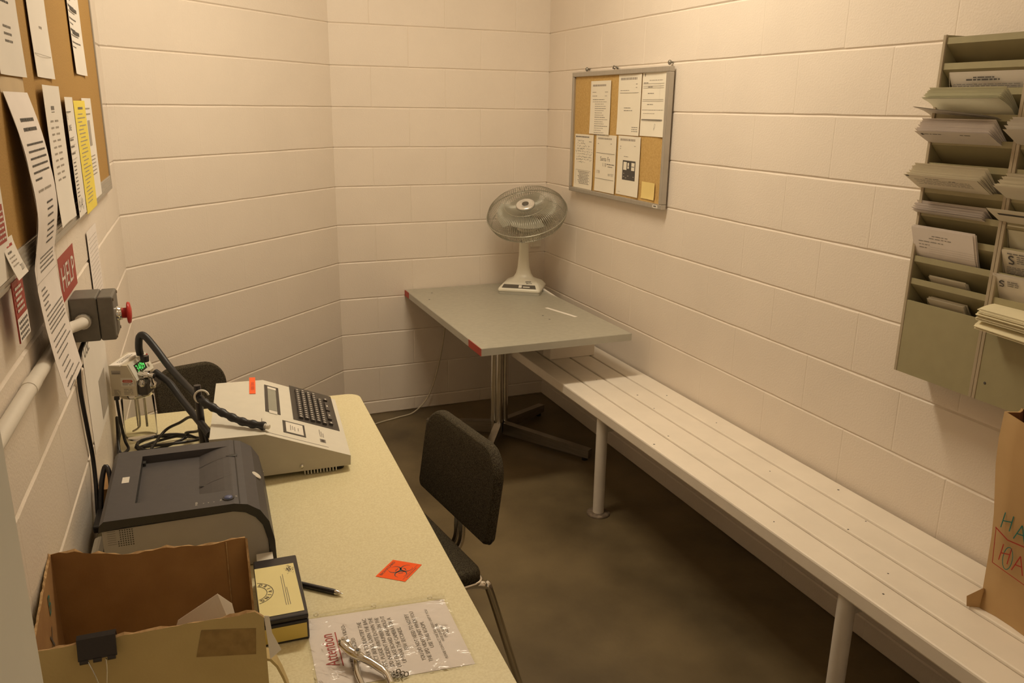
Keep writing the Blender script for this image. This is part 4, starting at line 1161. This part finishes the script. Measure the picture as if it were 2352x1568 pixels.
# long hanging paper : two sheets hanging, bottom curls off the wall
LS, LZ1, LH, LWd = 1.832, 1.730, .54, .213
def LPos(x, y, off=0.0):
    v = 1 - y / LH            # 0 top .. 1 bottom
    cur = .0015 + .0075 * max(0, min(1, (v - .25) / .15)) + .022 * math.sin(min(1, v / .55) * PI) * 1.0 + .042 * max(0, v - .62) ** 1.5 * 2.2
    return D(.0152 + cur + off, LS - x, LZ1 - LH + y)
mb = MB(paper_pink, ink_soft, ink, ink_mid, ink_red, frame=DESK); sheet(mb, LWd, LH, LPos, 0, 8, 36)
f = lambda x, y: LPos(x, y, .0007)
for i in range(2): greek(mb, f, .05, .17, LH - .05 - i * .016, .006, 2)
for i in range(6): greek(mb, f, .035, .19, LH - .09 - i * .012, .0035, 2, 1 if i < 5 else .4)
greek(mb, f, .04, .09, LH - .17, .004, 1); greek(mb, f, .1, .17, LH - .17, .004, 1)
for i in range(3): greek(mb, f, .10, .16, LH - .195 - i * .012, .0035, 2)
for i in range(4): greek(mb, f, .10, .17, LH - .235 - i * .011, .0035, 2)
for i in range(4): greek(mb, f, .05, .19, LH - .29 - i * .008, .003, 3)
mb.rect(f, 0, LH - .328, LWd, LH - .3272, 1, 6)
for i in range(5): greek(mb, f, .03, .07 + .01 * (i % 3), LH - .345 - i * .009, .003, 3)
for i in range(5): greek(mb, f, .03, .2, LH - .392 - i * .008, .0028, 3)
for i in range(4): greek(mb, f, .03, .2, LH - .44 - i * .011, .0028, 3, rnd.uniform(.6, 1))
for i in range(5): greek(mb, f, .04, .17, LH - .49 - i * .012, .0028, 3, rnd.uniform(.4, .9))
greek(mb, f, .03, .19, .012, .0026, 3)
tag(mb.build('hanging_sheets'), 'long typed paper hanging from the large board past its frame', 'paper')

# red printed card with tear-off calendar, clipped over the board frame; poster at the far left
wall_page('poster', 'white poster with a red panel at the left edge of the large board', 2.40, 1.452, .42, .40, lambda mb, f, W, H: (mb.rect(f, .34, .055, .408, .112, 5, 2), [greek(mb, lambda x, y: f(x, y) + V((.0004, 0, 0)), .345, .404, .10 - i * .008, .003, 6) for i in range(6)], mb.rect(f, .25, .17, .405, .30, 1, 2), mb.rect(lambda x, y: f(x, y) + V((.0004, 0, 0)), .25, .19, .39, .29, 0, 2)), curl=lambda x, y: .002, base=.0196, extra=(red_sign, sign_white))
mb = MB(paper, ink_soft, ink_mid, ink_red, frame=DESK)
cp = lambda x, y, off=0.0: D(.0195 + .016 * max(0, (1 - y / .06)) ** 1.4 + off, 2.02 - x, 1.449 + y)
sheet(mb, .078, .06, cp, 0, 4, 8); f = lambda x, y: cp(x, y, .0006)
greek(mb, f, .02, .06, .047, .004, 3); greek(mb, f, .015, .04, .038, .003, 2); [greek(mb, f, .012, .05, .031 - i * .006, .002, 1) for i in range(3)]
mb.text('2011', f, .06, .008, .013, 2)
tag(mb.build('calendar_card'), 'white dated card curling off the frame of the large board', 'paper')
mb = MB(red_sign, sign_white, paper_pink, ink, frame=DESK)
rp = lambda x, y, off=0.0: D(.0205 + off, 2.0 - x * .8, 1.343 + y * .98)
sheet(mb, .10, .10, rp, 0, 2, 4, .002); f = lambda x, y: rp(x, y, .0006)
mb.rect(f, 0, 0, .10, .040, 2); f2 = lambda x, y: rp(x, y, .0011)
for i in range(5): greek(mb, f2, .012, .085, .085 - i * .009, .0045, 1, rnd.uniform(.6, 1))
for j in range(4):
    for i in range(6): mb.rect(f2, .01 + i * .014, .004 + j * .0085, .018 + i * .014, .0085 + j * .0085, 3)
tag(mb.build('red_calendar'), 'small red pocket calendar hanging below the large board frame', 'calendar')

# HELP sign, pink sheet and taped sheets on the wall
mb = MB(red_sign, sign_white, frame=DESK)
p = LW(1.452, 1.285, None, 0, .0006); sheet(mb, .232, .099, p, 0, 2, 2, .0004)
mb.text('HELP', lambda x, y: p(x, y, .0006), .116, .022, .078, 1, w=.19)
tag(mb.build('help_sign'), 'red HELP sign with white letters on the left wall', 'sign')
mb = MB(paper_pink, ink_soft, frame=DESK)
p = LW(.985, 1.15, lambda x, y: .003 + .006 * max(0, .03 - x) * 20 * 0, 0, .001); sheet(mb, .21, .225, p, 0, 2, 2)
[greek(mb, lambda x, y: p(x, y, .0006), .02, .19, .2 - i * .012, .0012, 1) for i in range(14)]
tag(mb.build('wall_notice'), 'pale pink page taped to the left wall behind the red button', 'paper')
mb = MB(paper, ink_mid, ink_soft, frame=DESK)
p = LW(1.30, .86, None, 0, .001); sheet(mb, .42, .30, p, 0, 2, 2)
mb.text('USE', lambda x, y: p(x, y, .0006), .07, .245, .06, 1); mb.rect(lambda x, y: p(x, y, .0006), .20, .02, .33, .13, 2)
tag(mb.build('wall_poster'), 'pale poster on the left wall below the grey switch box', 'paper')

# ------------------------------------------------------------------ emergency stop box and conduit
t = dthing('emergency_stop', 'grey switch box with red mushroom button on the left wall', 'switch', .05, 1.36, 1.175)
mb = MB(box_grey, frame=DESK); mb.box(.0006, .058, -1.392, -1.29, 1.178, 1.282, bev=.004); mb.build('enclosure', t)
mb = MB(box_grey, frame=DESK); mb.box(.0588, .092, -1.392, -1.29, 1.178, 1.282, bev=.0045, seg=3); o = mb.build('lid', t)
for s_, z in ((1.385, 1.186), (1.385, 1.274), (1.297, 1.186), (1.297, 1.274)):
    mb = MB(rust, frame=DESK); mb.lathe([(.004, 0), (.0038, .002)], 8, D(.0915, s_, z), (0, 1, 0), (0, 0, 1), (1, 0, 0)); mb.build('lid_screw', o)
mb = MB(chrome, dark_steel, frame=DESK); ax = dict(X=(0, 1, 0), Y=(0, 0, 1), Z=(1, 0, 0))
mb.lathe([(.017, 0), (.017, .006), (.0155, .007), (.0155, .012)], 18, D(.092, 1.341, 1.23), mi=0, **ax); mb.build('collar', t)
mb = MB(btn_red, frame=DESK); mb.lathe([(.0125, .010), (.0125, .022), (.025, .0235), (.0265, .026), (.0245, .030), (.012, .0325), (.002, .033)], 28, D(.092, 1.341, 1.23), **ax); mb.build('push_button', t)

t = dthing('conduit', 'cream painted conduit pipe running along the left wall', 'pipe', .02, 2.2, 1.25)
mb = MB(conduit_m, frame=DESK)
mb.tube([D(.0145, 3.0, 1.262), D(.0145, 2.0, 1.256), D(.0145, 1.60, 1.251)] + bez([D(.0145, 1.58, 1.2505), D(.016, 1.53, 1.247), D(.022, 1.47, 1.238), D(.027, 1.42, 1.231), D(.0275, 1.393, 1.23)], 6), .0125, 16); mb.build('pipe', t)
mb = MB(conduit_m, frame=DESK); mb.tube([D(.0145, 1.97, 1.2558), D(.0145, 1.925, 1.2552)], .0135, 16); mb.build('coupling', t)
mb = MB(alu, frame=DESK); mb.tube([D(.0272, 1.412, 1.2305), D(.0275, 1.394, 1.23)], .0175, 14); mb.build('connector', t)

mb = MB(cable_m, frame=DESK)
mb.tube(bez([D(.02, 1.345, 1.177), D(.010, 1.40, 1.15), D(.008, 1.44, 1.09), D(.008, 1.42, .98), D(.008, 1.40, .90), D(.010, 1.42, .84), D(.012, 1.46, .79), D(.012, 1.47, .755)], 8), .005, 8)
tag(mb.build('hanging_cable'), 'dark cord hanging down the left wall from the switch box', 'cord')

# ------------------------------------------------------------------ literature racks on the right wall
LIP = [1.206 + .0637 * k for k in range(11)]; LIP = [1.206 + (1.842 - 1.206) * k / 10 for k in range(12)]


def rack(y0, label):
    t = thing('file_rack', label, 'file rack', (-.06, y0 - .13, .995), 0, 'wall file racks'); y1 = y0 - .256
    mb = MB(rack_green); mb.box(-.004, 0, y1, y0, .995, 1.912); mb.build('back_panel', t)
    for ya, yb in ((y0, y0 - .009), (y1 + .009, y1)):
        mb = MB(rack_edge, rack_green); mb.box(-.118, -.112, yb, ya, .995, 1.913, bev=.001); mb.box(-.112, -.004, yb + .0005, ya - .0005, .995, 1.912, 1); mb.build('side_panel', t)
    for k, z in enumerate(LIP):
        mb = MB(rack_green); a, b = y1 + .010, y0 - .010
        # lip + slanted panel
        zb_ = max(.998, z - .115)
        pr_ = [(-.112, z), (-.114, z), (-.114, z - .016), (-.012, zb_), (-.010, zb_ + .002), (-.1125, z - .0145)]
        mb.prism(pr_, lambda p, q: V((p[0], a + (b - a) * q, p[1])))
        mb.build('pocket', t)
    mb = MB(rack_green, ink); mb.box(-.1165, -.1135, y1 + .009, y0 - .009, .995, 1.206); 
    if y0 < -2.9: mb.lathe([(.004, 0), (.003, .001)], 10, (-.1166, y0 - .03, 1.045), (0, 1, 0), (0, 0, 1), (-1, 0, 0), mi=1)
    mb.build('front_panel', t)
    return t


RY = -2.708
rack(RY, 'pale green metal file rack on the right wall, nearest the small cork board')
rack(RY - .257, 'pale green metal file rack at the edge of the photo above the paper bag')


def stack(name, label, y0, W, k, up, n, th, mat=paper, x0=-.055, lean=.05, bend=None, marks=None, dy=.0, jit=.003, cat='papers'):
    """n sheets standing behind lip k; up = height shown above the lip; bend(u) adds forward/down flop"""
    mb = MB(mat, ink_soft, ink, ink_mid); zl = LIP[k]; H0 = .09
    for i in range(n):
        j = rnd.uniform(-jit, jit); h = H0 + up + rnd.uniform(-.004, .002)
        def pos(x, y, off=0.0, i=i, j=j, h=h):
            u = y / h; q_ = min(1, y / H0); xx = -.020 - .080 * q_ + (n - 1 - i) * min(th, .05 / n) - lean * max(0, y - H0) / h; zz = zl - H0 + y
            if bend:
                dx, dz = bend(u, i / max(1, n - 1), x / W); xx += dx; zz += dz
            return V((xx - off, y0 - x + j + dy * u, zz))
        sheet(mb, W, h, pos, 0, 4, 8 if bend else 2, min(.0006, th * .6))
        if i == n - 1 and marks: marks(mb, lambda x, y: pos(x, y, .0007), W, h)
    return tag(mb.build(name), label, cat, 'papers in the wall racks')


yL = RY - .012
def topm(mb, f, W, H):
    greek(mb, f, .07, .13, H - .016, .003, 2); greek(mb, f, .05, .145, H - .022, .004, 2)
    for i in range(5): greek(mb, f, .012, .2, H - .032 - i * .0045, .002, 3)
stack('form_sheet', 'white form with a bold heading standing in a high pocket of the green rack', yL - .014, .215, 9, .040, 3, .001, marks=topm, x0=-.05, lean=.03)
flop = lambda u, i, x: (-.10 * max(0, u - .55) ** 1.3 * (1 + .15 * i), -.085 * max(0, u - .55) ** 1.4 * (.3 + 1.0 * i))
stack('form_stack', 'thick pile of pale forms flopping forward from the green rack near its top', yL + .012, .222, 8, .075, 14, .0016, paper_green, -.055, .055, flop)
stack('form_sheet', 'white sheet drooping below the thick pile of pale forms', yL + .03, .222, 8, .075, 2, .001, paper, -.085, .06, lambda u, i, x: (-.11 * max(0, u - .5) ** 1.3, -.125 * max(0, u - .5) ** 1.2 - .02 * x * u))
flop2 = lambda u, i, x: (-.075 * max(0, u - .45) * (1 + .3 * i), -.055 * max(0, u - .5) * i)
def envm(mb, f, W, H):
    greek(mb, f, .012, .02, H - .016, .007, 2); greek(mb, f, .022, .075, H - .013, .0025, 3); greek(mb, f, .13, .16, H - .014, .0025, 3)
stack('form_stack', 'folded forms hanging out of the green rack below the thick pale pile', yL + .012, .218, 7, .05, 8, .002, paper_pink, -.05, .06, flop2, envm)
def f5(mb, f, W, H):
    greek(mb, f, .004, .014, H - .008, .005, 2); greek(mb, f, .06, .105, H - .014, .002, 3); greek(mb, f, .13, .15, H - .018, .002, 3)
    for i in range(5): greek(mb, f, .02 + .02 * (i % 2), .19, H - .02 - i * .0045, .0016, 1)
stack('form_stack', 'fanned stack of printed forms in the middle of the green rack', yL + .02, .222, 5, .062, 12, .0022, paper_cream, -.045, .065, flop2, f5)
stack('form_stack', 'flat thick wad of pinkish paper jutting from the green rack', yL + .02, .214, 4, .03, 14, .0014, paper_pink, -.055, .055, lambda u, i, x: (-.055 * max(0, u - .6), -.05 * max(0, u - .6) * (i + .3)))
def f2m(mb, f, W, H):
    greek(mb, f, .065, .115, H - .02, .0018, 3); greek(mb, f, .055, .125, H - .027, .0018, 3); greek(mb, f, .02, .1, H - .037, .0018, 3); greek(mb, f, .02, .055, H - .046, .0018, 3); greek(mb, f, .02, .045, H - .055, .0018, 3)
    for i in range(4): mb.rect(f, .05, H - .05 - i * .006, .2, H - .0496 - i * .006, 1)
stack('form_stack', 'tall white forms with a centred heading in the green rack', yL + .006, .192, 2, .085, 10, .0012, paper_pink, -.055, .05, lambda u, i, x: (-.012 * u, 0), f2m)
stack('card_stack', 'short cream cards curled in a low pocket of the green rack', yL - .048, .115, 1, .014, 4, .0025, paper_cream, -.06, .05)
stack('card_stack', 'block of cream cards in the lowest pocket of the green rack', yL - .052, .115, 0, .018, 9, .0022, paper_cream, -.065, .045)
y2 = RY - .257 - .012
stack('form_stack', 'folded white booklets piled high in the rack at the edge of the photo', y2 + .012, .22, 7, .06, 6, .003, paper, -.04, .06, flop2)
stack('form_stack', 'bundle of thin white booklets in the rack at the edge of the photo', y2 + .012, .22, 5, .055, 9, .004, paper_cream, -.03, .06, flop2)
stack('form_sheet', 'folder with a black stripe jutting out of the rack at the photo edge', y2 + .024, .22, 4, .062, 3, .0015, paper_cream, -.06, .07, lambda u, i, x: (-.08 * max(0, u - .5), -.06 * max(0, u - .5)), lambda mb, f, W, H: mb.rect(f, .02, H - .02, .2, H - .012, 2))
stack('form_sheet', 'plain tan sheets halfway down the rack at the edge of the photo', y2, .22, 3, .06, 4, .0015, paper_green, -.05, .04)
def lg(mb, f, W, H):
    pts = [(.032, H - .014), (.024, H - .012), (.018, H - .017), (.024, H - .022), (.032, H - .026), (.030, H - .032), (.018, H - .031)]
    mb.stroke(f, pts, .004, 2); greek(mb, f, .015, .06, H - .008, .003, 3)
    for i in range(4): greek(mb, f, .04, .2, H - .014 - i * .005, .0025, 3)
    for i in range(6): greek(mb, f, .012, .2, H - .042 - i * .0045, .0022, 3)
stack('form_sheet', 'form with a round dark S emblem, upper of two in the edge rack', y2 + .002, .22, 2, .06, 5, .0014, paper_cream, -.06, .05, None, lg)
def lg2(mb, f, W, H):
    pts = [(.032, H - .014), (.024, H - .012), (.018, H - .017), (.030, H - .022), (.028, H - .027), (.018, H - .026)]
    mb.stroke(f, pts, .003, 2)
    for i in range(3): greek(mb, f, .04, .07, H - .014 - i * .005, .0025, 3); greek(mb, f, .09, .13, H - .014 - i * .005, .0025, 3)
stack('form_sheet', 'white form with a small S emblem, lower of two in the edge rack', y2 + .014, .22, 1, .06, 7, .0014, paper, -.075, .05, None, lg2)
mb = MB(M('paper_yellowed', (.74, .66, .44), .85, var=.05))
for i in range(15):
    z = 1.214 + .0028 * i; d_ = rnd.uniform(-.004, .004); e_ = rnd.uniform(-.004, .004)
    sheet(mb, .22, .085, lambda x, y, off=0.0: V((-.085 - y + e_, y2 - .002 - x + d_, z - (2.4 if i > 3 else 5.5) * max(0, y - .025) ** 2 * (1 + .5 * x / .22) + off)), 0, 3, 6, .0014)
tag(mb.build('form_stack'), 'ragged pile of yellowish forms spilling over the front of the edge rack', 'papers', 'papers in the wall racks')

# ------------------------------------------------------------------ paper bag on the bench
t = thing('paper_bag', 'brown kraft paper bag with marker writing standing on the bench', 'bag', (-.13, -3.31, .5))
BP = [(-.205, -3.155), (-.165, -3.165), (-.172, -3.50), (-.222, -3.47)]
rings = []
N = 9
for i in range(N):
    u = i / (N - 1); z = .5005 + .52 * u
    xf = -.207 + .012 * u + .006 * math.sin(u * 7); xb = -.03 - .108 * u; ya = -3.158 + .040 * u + .004 * math.sin(u * 9); yb = -3.50 + .02 * u
    ring = []
    for k in range(8): ring.append(V((xf + .005 * math.sin(k * 1.3 + u * 5), ya + (yb - ya) * k / 8, z)))
    for k in range(4): ring.append(V((xf + (xb - xf) * k / 4, yb, z)))
    for k in range(8): ring.append(V((xb, yb + (ya - yb) * k / 8, z)))
    for k in range(4): ring.append(V((xb + (xf - xb) * k / 4 , ya + .012 * math.sin(k / 4 * PI) * -1, z)))
    if i == N - 1:
        for q in range(24):
            p = ring[q]; p.z += (-.030 * math.sin(min(q, 8) / 8 * PI) if q <= 8 else 0) + rnd.uniform(-.002, .002)
    rings.append(ring)
mb = MB(bag_m, bag_dark); loft(mb, rings, 0, True, caps=False); mb.add(list(rings[0]), [tuple(range(23, -1, -1))], 0)
cen = lambda r: sum(r, V()) / len(r)
inner = [[p + (cen(r) - p) * .035 for p in r] for r in rings[3:]]
loft(mb, inner, 1, False, caps=False); mb.add(list(inner[0]), [tuple(range(24))], 1)
n = 24; top_, tin = rings[-1], inner[-1]
mb.add(list(top_) + list(tin), [(i, (i + 1) % n, n + (i + 1) % n, n + i) for i in range(n)], 0)
mb.build('bag_body', t)
mb = MB(bag_m); mb.hexa([(-.232, -3.140, .5004), (-.206, -3.157, .5004), (-.16, -3.155, .5004), (-.185, -3.142, .5004)], [(-.236, -3.138, .530), (-.205, -3.156, .557), (-.17, -3.157, .538), (-.19, -3.142, .522)]); mb.build('bottom_fold', t)
mb = MB(marker_teal, marker_red)
bf = lambda x, y: V((-.2145 + .012 * (y / .52) + .002 * 0, -3.17 - x, .5 + y))
def pen(segs, x, y, w, h, mi, sk=.0):
    for seg in segs: mb.stroke(bf, [(x + px * w, y + py * h - sk * px * w) for px, py in seg], .0028, mi)


LH_, LA_, LN_ = [[(0, 0), (.12, 1)], [(.7, 0), (.8, 1)], [(.05, .45), (.75, .6)]], [[(0, 0), (.45, 1), (.9, 0)], [(.2, .4), (.7, .45)]], [[(0, 0), (.05, 1), (.75, 0), (.8, 1)]]
for i, L_ in enumerate((LH_, LA_, LN_)): pen(L_, .002 + i * .036, .238 - i * .012, .032, .042, 0)
mb.stroke(bf, [(-.011, .232), (.025, .215), (.066, .2185), (.13, .205)], .003, 1); mb.stroke(bf, [(-.009, .230), (.0, .140)], .002, 1); mb.stroke(bf, [(0, .140), (.04, .134), (.084, .128), (.13, .118)], .002, 1)
for i, L_ in enumerate((LH_, LA_, LN_)): pen(L_, .014 + i * .036, .155 - i * .008, .032, .045, 1)
mb.stroke(bf, [(.035 + .012 * math.cos(q), .170 + .03 * math.sin(q)) for q in [2 * PI * k / 16 for k in range(17)]], .002, 0)
mb.build('marker_writing', t)

# ------------------------------------------------------------------ lights
def area(name, loc, size, power, col, rot=(0, 0, 0)):
    L_ = bpy.data.lights.new(name, 'AREA'); L_.shape = 'RECTANGLE'; L_.size, L_.size_y = size; L_.energy = power; L_.color = col
    o = bpy.data.objects.new(name, L_); COL.objects.link(o); o.location = loc; o.rotation_euler = rot
    return o


def tube_lamp(x0, x1, y, power, n=4):
    for i in range(n):
        L_ = bpy.data.lights.new('fluorescent_tube', 'POINT'); L_.energy = power / n; L_.color = (1, .868, .662); L_.shadow_soft_size = .05
        o = bpy.data.objects.new('fluorescent_tube', L_); COL.objects.link(o); o.location = (x0 + (x1 - x0) * i / (n - 1), y, CEIL - .10)


tube_lamp(-1.40, -.80, -1.62, 13)
area('ceiling_lamp', (-1.10, -1.72, CEIL - .05), (.9, .22), 23.5, (1, .868, .662))
tube_lamp(-1.45, -.45, -3.7, 5)
w = bpy.data.worlds.new('room_world'); SC.world = w; w.use_nodes = True
w.node_tree.nodes['Background'].inputs[0].default_value = (1, .85, .62, 1); w.node_tree.nodes['Background'].inputs[1].default_value = .25

# ------------------------------------------------------------------ camera
cam = bpy.data.cameras.new('camera'); co = bpy.data.objects.new('camera', cam); COL.objects.link(co)
cam.sensor_fit = 'HORIZONTAL'; cam.sensor_width = 36; cam.lens = FPX / 2352 * 36; cam.clip_start = .02
m = Matrix((RR, UU, -FF)).transposed().to_4x4(); m.translation = CAM; co.matrix_world = m
SC.camera = co
vs_ = SC.view_settings; vs_.view_transform = 'Standard'; vs_.look = 'None'; vs_.exposure = .07; vs_.gamma = 1; vs_.use_curve_mapping = False
